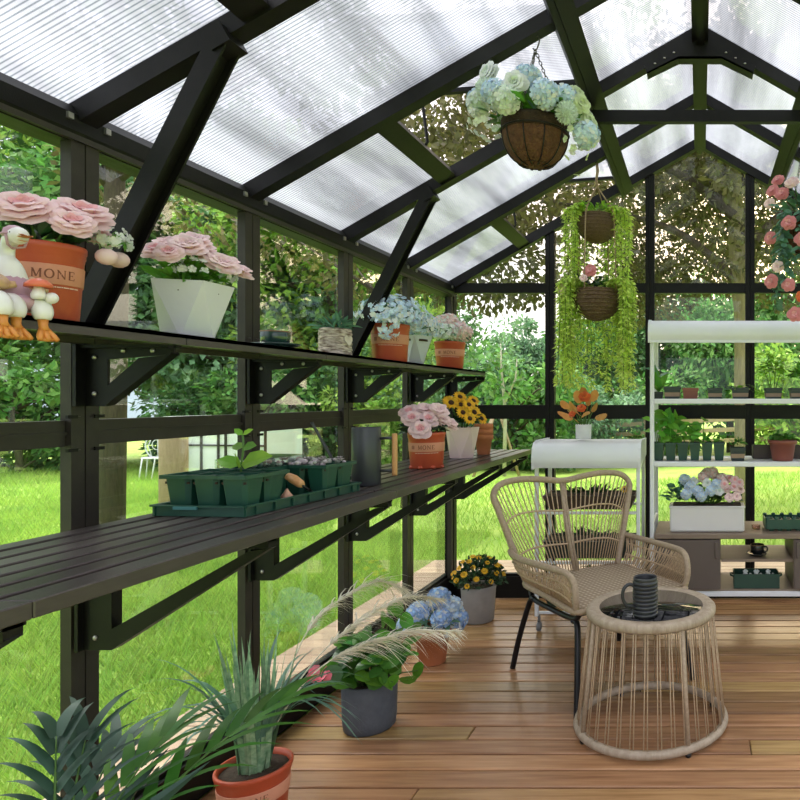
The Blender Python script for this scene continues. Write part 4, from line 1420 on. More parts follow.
# 3 cup and saucer
M_DKGREEN = mat('dark_green_glaze', (0.010, 0.035, 0.030), 0.2, 0, (.013, .045, .038), 6, coat=.5)
M_RIMB = mat('brown_cup_rim', (0.22, 0.11, 0.05), 0.4)
def saucer(x, y, z, r, label, group, m_):
    t = MB()
    t.lathe([(0, 0), (r * .5, 0), (r * .55, .003), (r * .85, .010), (r, .016), (r * .99, .018), (r * .8, .012), (r * .5, .006), (0, .006)], 32)
    o = t.build('saucer', [m_], None, (x, y, z))
    return tag(o, label, 'saucer', group)
def cup(x, y, z, r, h, label, group, m_, hand=0.0, rim=True):
    t = thing('teacup', label, 'cup', (x, y, z), hand, group)
    m = MB()
    m.lathe([(0, 0), (r * .62, 0), (r * .66, .004), (r * .9, h * .3), (r * .98, h * .6), (r, h - .002), (r * .97, h), (r * .93, h - .002), (r * .88, h * .4), (r * .5, .01), (0, .008)], 28)
    m.build('bowl', [m_], t)
    m = MB()
    m.tube(catmull([(r * .93, 0, h * .82), (r * 1.35, 0, h * .86), (r * 1.5, 0, h * .6), (r * 1.25, 0, h * .32), (r * .86, 0, h * .28)], 4), .0045, 8)
    m.build('handle', [m_], t)
    if rim:
        m = MB()
        m.tube([(r * .975 * math.cos(a), r * .975 * math.sin(a), h) for a in np.linspace(0, 2 * PI, 33)[:-1]], .0022, 6, closed=True)
        m.build('rim', [M_RIMB], t)
    return t
saucer(-1.372, 2.155, SZ, .072, 'dark green saucer on the upper shelf under the green teacup', 'cup and saucer on the shelf', M_DKGREEN)
cup(-1.372, 2.155, SZ + .0065, .043, .050, 'dark green teacup with brown rim on the upper shelf', 'cup and saucer on the shelf', M_DKGREEN, 1.9)

# 4 birch-bark pot
t = thing('bark_pot', 'brown and white bark wrapped pot with heart tag and spiky succulent beside the teacup', 'potted plant', (-1.375, 2.515, SZ), 0, 'plants on the upper shelf')
M_BARKP = mat('brown_twig_wrap', (0.11, 0.055, 0.03), 0.85, 0, (.80, .70, .58), 42, .9, 50, stretch=(1, 1, 3.6))
m = MB()
prof = [(0, 0), (.055, 0)] + [(.0565 + .0018 * math.sin(k * 2.4), .004 + k * .0072) for k in range(14)] + [(.052, .104), (.048, .09)]
m.lathe(prof, 30)
m.build('pot', [M_BARKP], t)
soil_disc(t, .049, .092)
leaf_burst(t, rng, (0, 0, .108), (.06, .065, .045), 70, .055, .016, M_BLUEGREEN, .5)
m = MB()
m.blades(np.tile([0, 0, .1], (9, 1)), np.stack([rng.normal(size=9) * .5, rng.normal(size=9) * .6, np.ones(9)], 1), rng.uniform(.06, .115, 9), .010, .3)
m.build('spikes', [mat('straw_spike', (.45, .36, .16), .7, island=.2)], t)
m = MB()
px = .0585
hp = [(0, -.022), (.018, -.002), (.018, .010), (.010, .016), (0, .010), (-.010, .016), (-.018, .010), (-.018, -.002)]
a0 = PH + .35 + .2
V = [((px + k) * math.cos(a0 + x / px), (px + k) * math.sin(a0 + x / px), .06 + z) for k in (0.001, .004) for x, z in hp]
m.add(V, [tuple(range(8, 16)), tuple(range(7, -1, -1))] + [(i, (i + 1) % 8, 8 + (i + 1) % 8, 8 + i) for i in range(8)])
m.build('heart_tag', [mat('cream_card', (.74, .66, .54), .7)], t)

# 5 banded pot with pale blue flowers
t = thing('flower_pot', 'orange-red banded pot of tiny pale blue flowers on the upper shelf', 'potted flowers', (-1.375, 2.96, SZ), 0, 'plants on the upper shelf')
band_pot(t, .079, .070, .168, math.atan2(-2.96, 1.375))
leaf_burst(t, rng, (.02, 0, .20), (.11, .14, .08), 130, .055, .012, M_BLUEGREEN)
m = MB()
m.blades(np.tile([0, 0, .16], (26, 1)), np.stack([rng.normal(size=26), rng.normal(size=26), np.ones(26) * .8], 1), rng.uniform(.10, .19, 26), .008, .55)
m.build('grass_leaves', [M_LEAF], t)
star_spray(t, (.02, -.01, .205), (.13, .185, .085), 430, .0115, [M_ICE, M_WHITEP, M_ICE])
star_spray(t, (.06, -.15, .15), (.04, .06, .06), 70, .011, [M_ICE, M_WHITEP], 'drooping_spray', -1)

# 6 pale grey tapered pot
t = thing('flower_pot', 'pale grey tapered pot with white and blue blossoms between the two banded pots', 'potted flowers', (-1.365, 3.20, SZ), 0, 'plants on the upper shelf')
faceted_pot(t, .075, .045, .140, M_POTG, 4, .35)
leaf_burst(t, rng, (0, .02, .17), (.08, .12, .06), 90, .055, .02, M_SAGE)
star_spray(t, (.0, .03, .185), (.10, .14, .075), 260, .011, [M_WHITEP, M_ICE])

# 7 banded pot with blush hydrangeas
t = thing('hydrangea_pot', 'orange-red banded pot of blush hydrangeas last on the upper shelf', 'potted flowers', (-1.372, 3.66, SZ), 0, 'plants on the upper shelf')
band_pot(t, .079, .068, .150, math.atan2(-3.66, 1.372))
leaf_burst(t, rng, (0, -.02, .18), (.10, .14, .06), 80, .07, .035, M_SAGE)
pts = [(.0, -.02, .25), (.05, .06, .20), (-.03, .10, .195), (.06, -.03, .205), (-.05, .02, .25)]
stems(t, pts, .13)
flowers(t, [HYD['blush'], HYD['blush'], HYD['white']], pts, [.048, .046, .04], 'hydrangea', (0, 0, .12))
star_spray(t, (.02, -.10, .19), (.07, .06, .06), 60, .014, [M_WHITEP, M_MINTP])
# ================================================================ things on the slatted bench
BT = BZ + .001
TRX, TRY, TRR = -1.285, 1.985, -R_(5)
M_DKGREENP = mat('seed_tray_green', (0.010, 0.058, 0.036), 0.4, 0, (.014, .072, .044), 12)
tr = thing('seed_tray', 'long dark green seed tray lying on the slatted bench', 'tray', (TRX, TRY, BT), TRR)
m = MB()
tw, tl_ = .262, .50
m.box((0, 0, .003), (tw - .02, tl_ - .02, .006))
for sx in (-1, 1):
    m.bar((sx * (tw / 2 - .006), -tl_ / 2, .014), (sx * (tw / 2 - .006), tl_ / 2, .014), .006, .028)
    m.bar((-tw / 2, sx * (tl_ / 2 - .006), .014), (tw / 2, sx * (tl_ / 2 - .006), .014), .006, .028)
    m.bar((sx * (tw / 2), -tl_ / 2, .027), (sx * (tw / 2), tl_ / 2, .027), .012, .004)
    m.bar((-tw / 2, sx * (tl_ / 2), .027), (tw / 2, sx * (tl_ / 2), .027), .012, .004)
    for k in range(-3, 4):
        m.box((sx * (tw / 2 + .001), k * .07, .014), (.004, .008, .024))
m.build('base', [M_DKGREENP], tr)
m = MB()
m.box((-.03, -tl_ / 2 - .006, .023), (.065, .006, .008))
m.build('label_tab', [mat('teal_tab', (.06, .22, .22), .5)], tr, label='teal label tab')
RT = Matrix.Rotation(TRR, 4, 'Z')
def on_tray(x, y, z=.0065):
    p = RT @ Vector((x, y, 0))
    return (TRX + p.x, TRY + p.y, BT + z)
def cell_block(x, y, nx_, ny_, cw, h, label):
    t = thing('cell_pots', label, 'seed pots', on_tray(x, y), TRR, 'cell pot blocks in the seed tray')
    m = MB()
    for i in range(nx_):
        for j in range(ny_):
            cx, cy = (i - (nx_ - 1) / 2) * cw, (j - (ny_ - 1) / 2) * cw
            wt, wb = cw * .47, cw * .34
            def rg_(w_, z):
                c_ = w_ * .3
                return [(cx + w_ - c_, cy - w_, z), (cx + w_, cy - w_ + c_, z), (cx + w_, cy + w_ - c_, z), (cx + w_ - c_, cy + w_, z), (cx - w_ + c_, cy + w_, z), (cx - w_, cy + w_ - c_, z), (cx - w_, cy - w_ + c_, z), (cx - w_ + c_, cy - w_, z)]
            V = rg_(wb, 0) + rg_(wt, h - .006) + rg_(wt * .93, h - .006) + rg_(wt * .85, h - .03)
            F = [tuple(range(7, -1, -1))]
            for q in range(3):
                F += [(q * 8 + k, q * 8 + (k + 1) % 8, q * 8 + 8 + (k + 1) % 8, q * 8 + 8 + k) for k in range(8)]
            m.add(V, F)
            # rim frame round the cell
            for sx in (-1, 1):
                m.box((cx + sx * cw * .48, cy, h - .006), (cw * .1, cw * 1.04, .010))
                m.box((cx, cy + sx * cw * .48, h - .006), (cw * 1.04, cw * .1, .010))
    m.build('cells', [M_DKGREENP], t)
    return t
ta = cell_block(0.0, -.155, 3, 2, .080, .100, 'dark green six-cell pot block with a leafy seedling at the near end of the tray')
m = MB()
for i in range(3):
    for j in range(2):
        m.box(((i - 1) * .08, (j - .5) * .08, .078), (.066, .066, .006))
m.build('soil', [M_SOIL], ta)
sd = MB()
sd.tube([(.015, .03, .08), (.018, .03, .12), (.02, .035, .165), (.022, .03, .20)], .0028, 5, 0)
sd.leaves(T_LEAF, [(.017, .03, .118), (.019, .03, .116), (.018, .028, .112)], [(.85, -.2, .25), (-.8, -.15, .22), (.2, -.6, .5)], [(.1, -.9, .6)] * 3, [.11, .07, .06], [.062, .045, .04], 1)
sd.leaves(T_LEAF, [(.02, .034, .165), (.02, .034, .165), (.022, .03, .20), (.022, .03, .2)], [(.9, -.2, .15), (-.9, .1, .1), (.7, .2, .5), (-.6, -.2, .5)], [(0, -.9, .6)] * 4, [.046, .04, .03, .028], [.034, .03, .02, .02], 1)
sd.build('seedling', [M_STEM, M_LEAFL], ta)
tb_ = cell_block(-.075, .075, 2, 3, .070, .095, 'dark green pot block with clear lid and pale succulents beyond the leafy seedling')
m = MB()
for i in range(2):
    for j in range(3):
        m.box(((i - .5) * .07, (j - 1) * .07, .074), (.058, .058, .006))
m.build('soil', [M_SOIL], tb_)
def pebbles(t, nx_, ny_, cw, z, n, mats, name, size):
    m = MB()
    for k in range(n):
        p = (rng.uniform(-.5, .5) * nx_ * cw * .9, rng.uniform(-.5, .5) * ny_ * cw * .9, z + rng.uniform(-.003, .01))
        s_ = size * rng.uniform(.6, 1.2)
        if k % 3:
            m.ball(p, (s_, s_ * rng.uniform(.7, 1), s_ * .8), int(rng.integers(0, len(mats))), 7, 5)
        else:
            nn = 7
            a = np.arange(nn) * 2 * PI / nn
            m.leaves(T_LEAF, np.tile(p, (nn, 1)), np.stack([np.cos(a), np.sin(a), np.full(nn, .9)], 1), np.tile([0, 0, 1.], (nn, 1)), s_ * 1.9, s_ * 1.1, int(rng.integers(0, len(mats))))
    return m.build(name, mats, t)
M_PEB = mat('pinkish_succulent', (.42, .24, .20), .6, 0, (.55, .42, .34), 40, island=.3)
M_PEB2 = mat('grey_succulent', (.40, .40, .36), .6, 0, (.30, .34, .26), 40, island=.3)
pebbles(tb_, 2, 3, .07, .098, 46, [M_PEB, M_PEB2, M_SAGE], 'succulents', .010)
M_CLEAR = glass_mat('clear_plastic', (.90, .93, .94), 1.2, .04, .12)
m = MB()
for (c, d) in (((0, -.105, .108), (.138, .002, .024)), ((0, .105, .108), (.138, .002, .024)), ((-.069, 0, .108), (.002, .21, .024)), ((.069, 0, .108), (.002, .21, .024)), ((0, 0, .120), (.138, .21, .002))):
    m.box(c, d)
m.build('lid', [M_CLEAR], tb_, label='clear plastic lid')
tc_ = cell_block(.045, .165, 2, 2, .076, .095, 'dark green pot block full of grey pebbly succulents at the far end of the tray')
m = MB()
for i in range(2):
    for j in range(2):
        m.box(((i - .5) * .076, (j - .5) * .076, .078), (.062, .062, .006))
m.build('soil', [M_SOIL], tc_)
pebbles(tc_, 2, 2, .076, .094, 60, [mat('lilac_grey_succulent', (.36, .30, .32), .6, 0, (.46, .42, .42), 40, island=.3), M_PEB2], 'succulents', .0105)
# hand tool with wooden handle, and a bulb
p = on_tray(.092, -.005, .02)
t = thing('hand_trowel', 'small trowel with pale wooden handle lying in the seed tray between the pot blocks', 'trowel', p, TRR)
m = MB()
pth = [(-.034, .012, .056), (-.012, .006, .048), (.016, -.004, .036), (.024, -.007, .032)]
m.tube(pth, [.011, .0135, .012, .008], 12)
m.build('handle', [mat('varnished_beech', (.58, .30, .12), .4, 0, (.50, .25, .09), 20, stretch=(8, 1, 8))], t)
m = MB()
m.tube([(.022, -.006, .033), (.026, .010, .020), (.020, .040, .006)], .004, 6)
m.leaves(T_LEAF, [(.018, .036, .006)], [(-.3, 1, -.06)], [(0, 0, 1)], .08, .045)
m.build('blade', [M_BLACKTUBE], t)
m = MB()
m.lathe([(0, 0), (.010, .001), (.0165, .010), (.015, .022), (.007, .032), (.003, .04), (0, .042)], 14)
o = m.build('flower_bulb', [mat('bulb_skin', (.42, .20, .13), .6, 0, (.52, .30, .2), 14, stretch=(12, 12, 1))], None, on_tray(.100, -.055, .0065))
tag(o, 'brown pink flower bulb in the seed tray below the trowel handle', 'bulb')

# watering can
t = thing('watering_can', 'matt dark grey cylindrical watering can with thin spout and wooden handle on the bench', 'watering can', (-1.188, 2.375, BT), R_(35))
M_CAN = mat('slate_grey_enamel', (0.050, 0.054, 0.058), 0.42, 0.3, (.06, .064, .07), 6)
m = MB()
m.lathe([(0, 0), (.046, 0), (.0475, .002), (.0475, .202), (.046, .205), (.043, .205), (.043, .19), (.04, .01), (0, .006)], 36)
m.build('body', [M_CAN], t)
m = MB()
m.tube(catmull([(-.045, .02, .025), (-.075, .026, .040), (-.125, .040, .14), (-.165, .05, .225)], 4), [.0065] * 4 + [.006] * 5 + [.0048] * 4, 10)
m.build('spout', [M_CAN], t)
m = MB()
m.tube([(.04, -.02, .165), (.085, -.045, .166)], .0055, 8)
m.tube([(.04, -.02, .05), (.085, -.045, .049)], .0055, 8)
ar = m.build('handle_arms', [M_CAN], t)
m = MB()
m.lathe([(0, 0), (.0085, 0), (.0095, .01), (.0095, .14), (.0085, .15), (0, .15)], 14, (.085, -.045, .032))
m.build('handle', [mat('varnished_beech', (.58, .30, .12))], t, label='pale wooden handle')

# banded pot with dusty pink roses
t = thing('rose_pot', 'orange-red banded pot of dusty pink roses on the bench beside the yellow sunflowers', 'potted flowers', (-1.215, 2.965, BT), 0, 'flower pots on the bench')
band_pot(t, .077, .068, .158, math.atan2(-2.965, 1.215), feet=True)
leaf_burst(t, rng, (0, 0, .17), (.10, .10, .06), 60, .06, .035, M_LEAFD)
pts = [(.03, -.06, .21), (.05, .03, .20), (-.02, .05, .24), (.0, -.02, .255), (-.05, -.06, .24), (.06, -.02, .25), (.02, .085, .225), (-.07, .03, .25), (-.02, -.10, .215), (.07, .075, .185), (.02, -.115, .17)]
stems(t, pts, .13)
flowers(t, [ROSEM, ROSE2], pts, [.045, .044, .048, .04], 'rose', (0, 0, .14))
# pale pink faceted pot with sunflowers
t = thing('sunflower_pot', 'pale pink faceted pot of small yellow sunflowers on the bench', 'potted flowers', (-1.235, 3.46, BT), 0, 'flower pots on the bench')
faceted_pot(t, .089, .060, .158, M_POTP, 5, .55)
leaf_burst(t, rng, (0, 0, .19), (.08, .08, .05), 90, .06, .025, M_LEAFD)
pts = [(.03 + .0, -.07, .235), (.06, .01, .235), (.035, .07, .24), (.0, -.02, .275), (-.03, .06, .28), (.05, -.04, .275), (.02, .03, .265), (-.03, -.07, .285), (.045, .045, .295), (-.01, .0, .315), (-.06, -.01, .29), (.07, -.085, .205), (.075, .08, .20)]
stems(t, pts, .13)
flowers(t, [DAISY], pts, [.036, .04, .034], 'sunflower', (-.15, .1, .16), .9)
# nested clay pots
for k in range(3):
    m = MB()
    m.lathe(shell(.034, .047, .11, .005, lipr=.004, liph=.030), 28)
    o = m.build('clay_pot', [M_CLAY], None, (-1.187, 3.66, BT + k * .029))
    tag(o, ['lowest clay pot of the empty nested stack at the end of the bench', 'middle clay pot of the empty nested stack at the end of the bench', 'topmost clay pot of the empty nested stack at the end of the bench'][k], 'pot', 'nested clay pots')

# ================================================================ plants on the deck along the wall
# palm at the near end
t = thing('palm_plant', 'dark green palm with long fingered fronds at the near end below the bench', 'potted plant', (-1.262, 1.30, 0.001), 0, 'plants along the floor')
m = MB(); m.lathe(shell(.085, .11, .20, .006), 28); m.build('pot', [mat('dark_pot', (.05, .05, .05), .6)], t)
soil_disc(t, .10, .18)
fr = MB(); st = MB()
def frond(base, ang, elev, L, droop, nl, ll, lw, m_i):
    H = np.array([math.cos(ang), math.sin(ang), 0])
    pts = []
    for i in range(9):
        s_ = i / 8
        q = np.array(base) + H * L * math.cos(elev) * s_ + np.array([0, 0, L * math.sin(elev) * s_ - droop * s_ * s_])
        pts.append(q)
    st.tube([tuple(q) for q in pts], [.005 - .004 * i / 8 for i in range(9)], 6)
    side = np.array([-H[1], H[0], 0])
    for i in range(nl):
        s_ = .25 + .75 * i / (nl - 1)
        f_ = s_ * 8; k = min(int(f_), 7); q = pts[k] + (pts[k + 1] - pts[k]) * (f_ - k)
        tg = pts[k + 1] - pts[k]; tg = tg / np.linalg.norm(tg)
        for sd_ in (-1, 1):
            dirv = tg * (.45 + .75 * s_) + side * sd_ * (1.0 - .55 * s_) + np.array([0, 0, .28 - .1 * s_])
            lf = ll * (1.05 - .5 * abs(s_ - .55)) * rng.uniform(.85, 1.1)
            fr.blades([q], [dirv], lf, lw, .22 + .2 * rng.random(), 6, m_i)
B0 = (0, 0, .19)
for (ang, elev, L, dr, nl, ll, lw, mi) in ((1.15, .78, .64, .20, 9, .19, .030, 0), (2.3, 1.25, .44, .10, 7, .14, .030, 1), (-2.5, 1.15, .42, .12, 7, .17, .030, 0), (.80, .45, .36, .10, 7, .15, .026, 0), (1.5, .98, .45, .13, 7, .19, .030, 0), (1.9, 1.0, .45, .15, 7, .17, .026, 1),
                                   (-1.7, 1.15, .46, .15, 7, .16, .026, 1), (-2.0, .8, .4, .12, 7, .16, .026, 1), (-.4, .8, .45, .16, 7, .18, .022, 1), (-1.3, .9, .40, .14, 7, .18, .022, 1), (2.0, 1.2, .42, .1, 7, .17, .026, 1)):
    frond(B0, ang, elev, L, dr, nl, ll, lw, mi)
fr.build('fronds', [M_LEAF, mat('grey_green_frond', (.045, .10, .065), .5, 0, (.03, .075, .05), 14, island=.3, trans=.15)], t)
m = MB()
m.leaves(T_LEAF, np.tile([.0, .0, .2], (9, 1)), np.stack([np.cos(np.arange(9) * .7), np.sin(np.arange(9) * .7), np.full(9, 1.1)], 1), np.tile([0, 0, 1.], (9, 1)), rng.uniform(.18, .34, 9), .05)
m.build('inner_leaves', [mat('grey_green_frond', (.045, .10, .065))], t)
st.build('frond_stalks', [M_STEM], t)

# tall striped grass in banded pot
t = thing('striped_grass_pot', 'orange-red banded pot of tall striped grass and feathery plumes beside the wall base', 'potted plant', (-1.29, 1.93, 0.001), 0, 'plants along the floor')
band_pot(t, .094, .080, .160, math.atan2(-1.93, 1.29), 'MONE')
M_STRIPE = mat('striped_grass_blade', (.12, .27, .14), .5, 0, (.38, .52, .32), 60, island=.35, trans=.15)
M_DGRASS = mat('deep_grass_blade', (.08, .19, .13), .5, 0, (.13, .26, .18), 30, island=.35, trans=.15)
m = MB()
n = 46
a = rng.uniform(0, 2 * PI, n)
P = np.stack([.035 * np.cos(a), .035 * np.sin(a), np.full(n, .14)], 1)
Dv = np.stack([np.cos(a) * .10, np.sin(a) * .10, np.ones(n)], 1) + rng.normal(size=(n, 3)) * .07
m.blades(P, Dv, rng.uniform(.30, .45, n), rng.uniform(.016, .026, n), rng.uniform(0, .12, n), 7, 0)
n = 46
a = rng.uniform(0, 2 * PI, n)
P = np.stack([.03 * np.cos(a), .03 * np.sin(a), np.full(n, .2)], 1)
Dv = np.stack([np.cos(a) * .34, np.sin(a) * .34, np.ones(n)], 1)
m.blades(P, Dv, rng.uniform(.32, .50, n), rng.uniform(.012, .021, n), rng.uniform(.30, .85, n), 9, 1)
m.build('grass_blades', [M_STRIPE, M_DGRASS], t)
M_PLUME = mat('cream_plume', (.93, .90, .78), .8, 0, (.86, .82, .66), 30, island=.1, trans=.35)
def plume(base, pts_, name):
    m = MB()
    path = catmull([base] + pts_, 8)
    m.tube(path, [.0022] * len(path), 5)
    n0 = int(len(path) * .45)
    for i in range(n0, len(path)):
        q = np.array(path[i]); tg = np.array(path[i] - path[i - 1]); tg /= np.linalg.norm(tg)
        k = 15
        fade = math.sin(PI * min(1, .12 + .95 * (i - n0) / (len(path) - n0)))
        Dd = tg + rng.normal(size=(k, 3)) * .28 + [0, 0, -.08]
        m.blades(np.tile(q, (k, 1)), Dd, rng.uniform(.035, .08, k) * (.5 + fade), .0058, .5, 3)
    return m.build(name, [M_PLUME], t)
plume((0, 0, .2), [(.03, .1, .37), (.04, .25, .50), (.12, .45, .56), (.20, .52, .52)], 'plume')
plume((.01, 0, .2), [(.10, .05, .38), (.17, .16, .48), (.27, .34, .535), (.36, .46, .50)], 'plume')
plume((.02, 0, .2), [(.12, .02, .37), (.22, .06, .455), (.36, .15, .485), (.50, .22, .47)], 'plume')

# dark grey pot with round leaves
t = thing('round_leaf_pot', 'dark grey flat-sided pot with glossy round leaves and one hot pink flower on the deck', 'potted plant', (-1.225, 2.475, 0.001), 0, 'plants along the floor')
m = MB()
m.lathe([(0, 0), (.080, 0), (.088, .008), (.092, .04), (.095, .172), (.093, .176), (.088, .176), (.086, .15), (.08, .02), (0, .02)], 36)
m.build('pot', [mat('slate_fibre_pot', (.085, .095, .11), .7, 0, (.065, .072, .085), 24, .3, 120)], t)
soil_disc(t, .086, .158)
lv = MB(); pet = []
n = 110
d = vnorm(rng.normal(size=(n, 3))); d[:, 2] = np.abs(d[:, 2])
P = np.array([.0, -.02, .20]) + d * [.135, .125, .17] * rng.uniform(.55, 1.05, (n, 1))
extra = np.array([[.13, .06, .30], [.15, .0, .27], [.12, .10, .33], [.17, .02, .20], [.06, .02, .38], [.10, .08, .37], [.02, .06, .38], [.16, -.04, .19], [.10, .08, .27], [.08, .04, .33], [.05, .10, .41], [.09, .04, .40]])
Dv = vnorm(np.stack([d[:, 0], d[:, 1], -.1 + rng.normal(size=n) * .3], 1) + rng.normal(size=(n, 3)) * .3)
Nv = vnorm(d * .6 + [.25, -.45, .5] + rng.normal(size=(n, 3)) * .25)
q_ = rng.random(n) < .35
rl = rng.uniform(.045, .075, n)
for mi_, sel in ((0, ~q_), (1, q_)):
    lv.leaves(T_ROUND, (P - Dv * .03)[sel], Dv[sel], Nv[sel], rl[sel], rl[sel] * 1.03, mi_)
ne = len(extra)
De = vnorm(rng.normal(size=(ne, 3)) + [.4, -.3, -.2]); Ne = vnorm(rng.normal(size=(ne, 3)) * .4 + [.3, -.7, .5])
lv.leaves(T_ROUND, extra - De * .03, De, Ne, rng.uniform(.055, .075, ne), rng.uniform(.055, .075, ne), 1)
lv.build('leaves', [mat('glossy_round_leaf', (.06, .19, .03), .35, 0, (.035, .12, .02), 25, island=.5, trans=.15), M_LEAFB], t)
stems(t, [tuple(p) for p in np.vstack([P[::2], extra])], .16, .002)
m = MB()
c = np.array([-.12, -.12, .235])
nn = 9
a = np.arange(nn) * 2.4
m.leaves(T_PETAL, np.tile(c, (nn, 1)), np.stack([np.cos(a) * .7 + .3, np.sin(a) * .7 - .4, np.sin(a * 1.3) + .2], 1), np.tile([.5, -.7, .4], (nn, 1)), rng.uniform(.04, .065, nn), .04)
m.tube([(-.02, -.03, .16), (-.08, -.08, .22), tuple(c)], .003, 5, 1)
m.build('pink_flower', [M_MAGENTA, M_STEM], t, label='hot pink flower')

# clay pot with blue hydrangea
t = thing('hydrangea_pot', 'plain clay pot of blue hydrangeas on the deck between grey pots', 'potted flowers', (-1.235, 3.08, 0.001), 0, 'plants along the floor')
m = MB(); m.lathe(shell(.058, .078, .165, .006, lipr=.006, liph=.042), 32); m.build('pot', [M_CLAY], t)
soil_disc(t, .072, .145)
leaf_burst(t, rng, (.0, 0, .19), (.12, .11, .07), 80, .06, .03, M_SAGE)
pts = [(.03, .0, .295), (.065, .035, .235), (-.05, -.05, .235), (.06, -.05, .215), (-.07, .03, .22), (.0, .07, .24), (.10, .03, .19), (-.09, -.06, .19)]
stems(t, pts, .13)
flowers(t, [HYD['blue'], HYD['ice'], HYD['blue']], pts, [.044, .050, .044, .04], 'hydrangea', (0, 0, .13))
star_spray(t, (.08, .0, .17), (.06, .08, .06), 50, .014, [M_ICE, M_WHITEP, M_SKYP], 'blossom_spray', -1)

# grey pot with yellow chrysanthemums
t = thing('chrysanthemum_pot', 'light grey pot with a dome of small yellow chrysanthemums in the far wall corner', 'potted flowers', (-1.215, 3.66, 0.001), 0, 'plants along the floor')
m = MB(); m.lathe([(0, 0), (.076, 0), (.082, .006), (.092, .17), (.095, .19), (.092, .194), (.086, .194), (.08, .15), (.07, .02), (0, .02)], 32)
m.build('pot', [mat('concrete_grey_pot', (.34, .32, .30), .7, 0, (.28, .265, .25), 18, .2, 90)], t)
soil_disc(t, .084, .178)
m = MB()
n = 620
d = vnorm(rng.normal(size=(n, 3))); d[:, 2] = np.abs(d[:, 2]) * 1.1 - .12
P = np.array([0, 0, .215]) + d * [.135, .135, .13] * rng.uniform(.6, 1, (n, 1))
m.leaves(T_LEAF, P, d + rng.normal(size=(n, 3)) * .5, rng.normal(size=(n, 3)) * .5 + d, .032, .017)
m.build('foliage', [M_LEAFD], t)
n = 30
i = np.arange(n) + .5
z = 1 - i / n * .95; th = PI * (1 + 5 ** .5) * i
pts = [(.138 * math.sqrt(1 - z[k] ** 2) * math.cos(th[k]), .138 * math.sqrt(1 - z[k] ** 2) * math.sin(th[k]), .215 + .135 * z[k]) for k in range(n)]
flowers(t, [MUM], pts, [.017, .02, .015], 'blossom', (0, 0, .215), .8)
# ================================================================ rattan lounge chair
CX, CY, CROT = -0.44, 2.95, R_(38.5)
ch = thing('rattan_chair', 'open-weave tan rattan armchair with black tube legs behind the round table', 'chair', (CX, CY, 0), CROT)
# seat panel
m = MB()
sp_ = [(-.27, -.255), (-.20, -.285), (0, -.292), (.20, -.285), (.27, -.255), (.262, 0), (.25, .235), (.1, .262), (-.1, .262), (-.25, .235), (-.262, 0)]
m.prism(sp_, .388, .404, 'z')
def rattan_weave():
    mm = bpy.data.materials.new('flat_woven_rattan')
    mm.use_nodes = True
    t_ = mm.node_tree; b = t_.nodes['Principled BSDF']; b.inputs['Roughness'].default_value = .6
    tc_n = t_.nodes.new('ShaderNodeTexCoord')
    ws = []
    for dr in ('X', 'Y'):
        w_ = t_.nodes.new('ShaderNodeTexWave'); w_.bands_direction = dr; w_.inputs['Scale'].default_value = 15 if dr == 'X' else 12
        w_.inputs['Distortion'].default_value = .6
        t_.links.new(tc_n.outputs['Object'], w_.inputs[0]); ws.append(w_)
    ml = t_.nodes.new('ShaderNodeMath'); ml.operation = 'MULTIPLY'
    t_.links.new(ws[0].outputs['Fac'], ml.inputs[0]); t_.links.new(ws[1].outputs['Fac'], ml.inputs[1])
    mx_ = t_.nodes.new('ShaderNodeMixRGB'); mx_.inputs[1].default_value = (.27, .20, .13, 1); mx_.inputs[2].default_value = (.56, .46, .34, 1)
    t_.links.new(ml.outputs[0], mx_.inputs[0]); t_.links.new(mx_.outputs[0], b.inputs['Base Color'])
    bp = t_.nodes.new('ShaderNodeBump'); bp.inputs['Strength'].default_value = .5; bp.inputs['Distance'].default_value = .004
    t_.links.new(ml.outputs[0], bp.inputs['Height']); t_.links.new(bp.outputs[0], b.inputs['Normal'])
    return mm
m.build('seat', [rattan_weave()], ch)
m = MB()
m.tube(catmull([(x * 1.0, y, .394) for x, y in sp_], 5, True), .0125, 8, closed=True)
m.build('seat_rim', [M_RATTAN2], ch)
# back loop
half = [(.240, .245, .40), (.275, .270, .50), (.312, .290, .62), (.343, .310, .72), (.358, .328, .785), (.315, .345, .830), (.215, .355, .843), (.11, .36, .834), (0, .362, .820)]
back = catmull([(-x, y, z) for x, y, z in half] + [(x, y, z) for x, y, z in half[-2::-1]], 6)
m = MB(); m.tube(back, .0145, 10)
m.tube([(0.0, .362, .822), (0.012, .315, .60), (0.02, .25, .40)], .008, 6)
m.tube([(-.012, .362, .822), (-.002, .315, .60), (0.004, .25, .40)], .008, 6)
m.build('back_frame', [M_RATTAN2], ch)
def rail_at(path, s_):
    f_ = s_ * (len(path) - 1); k = min(int(f_), len(path) - 2)
    return Vector(path[k]).lerp(Vector(path[k + 1]), f_ - k)
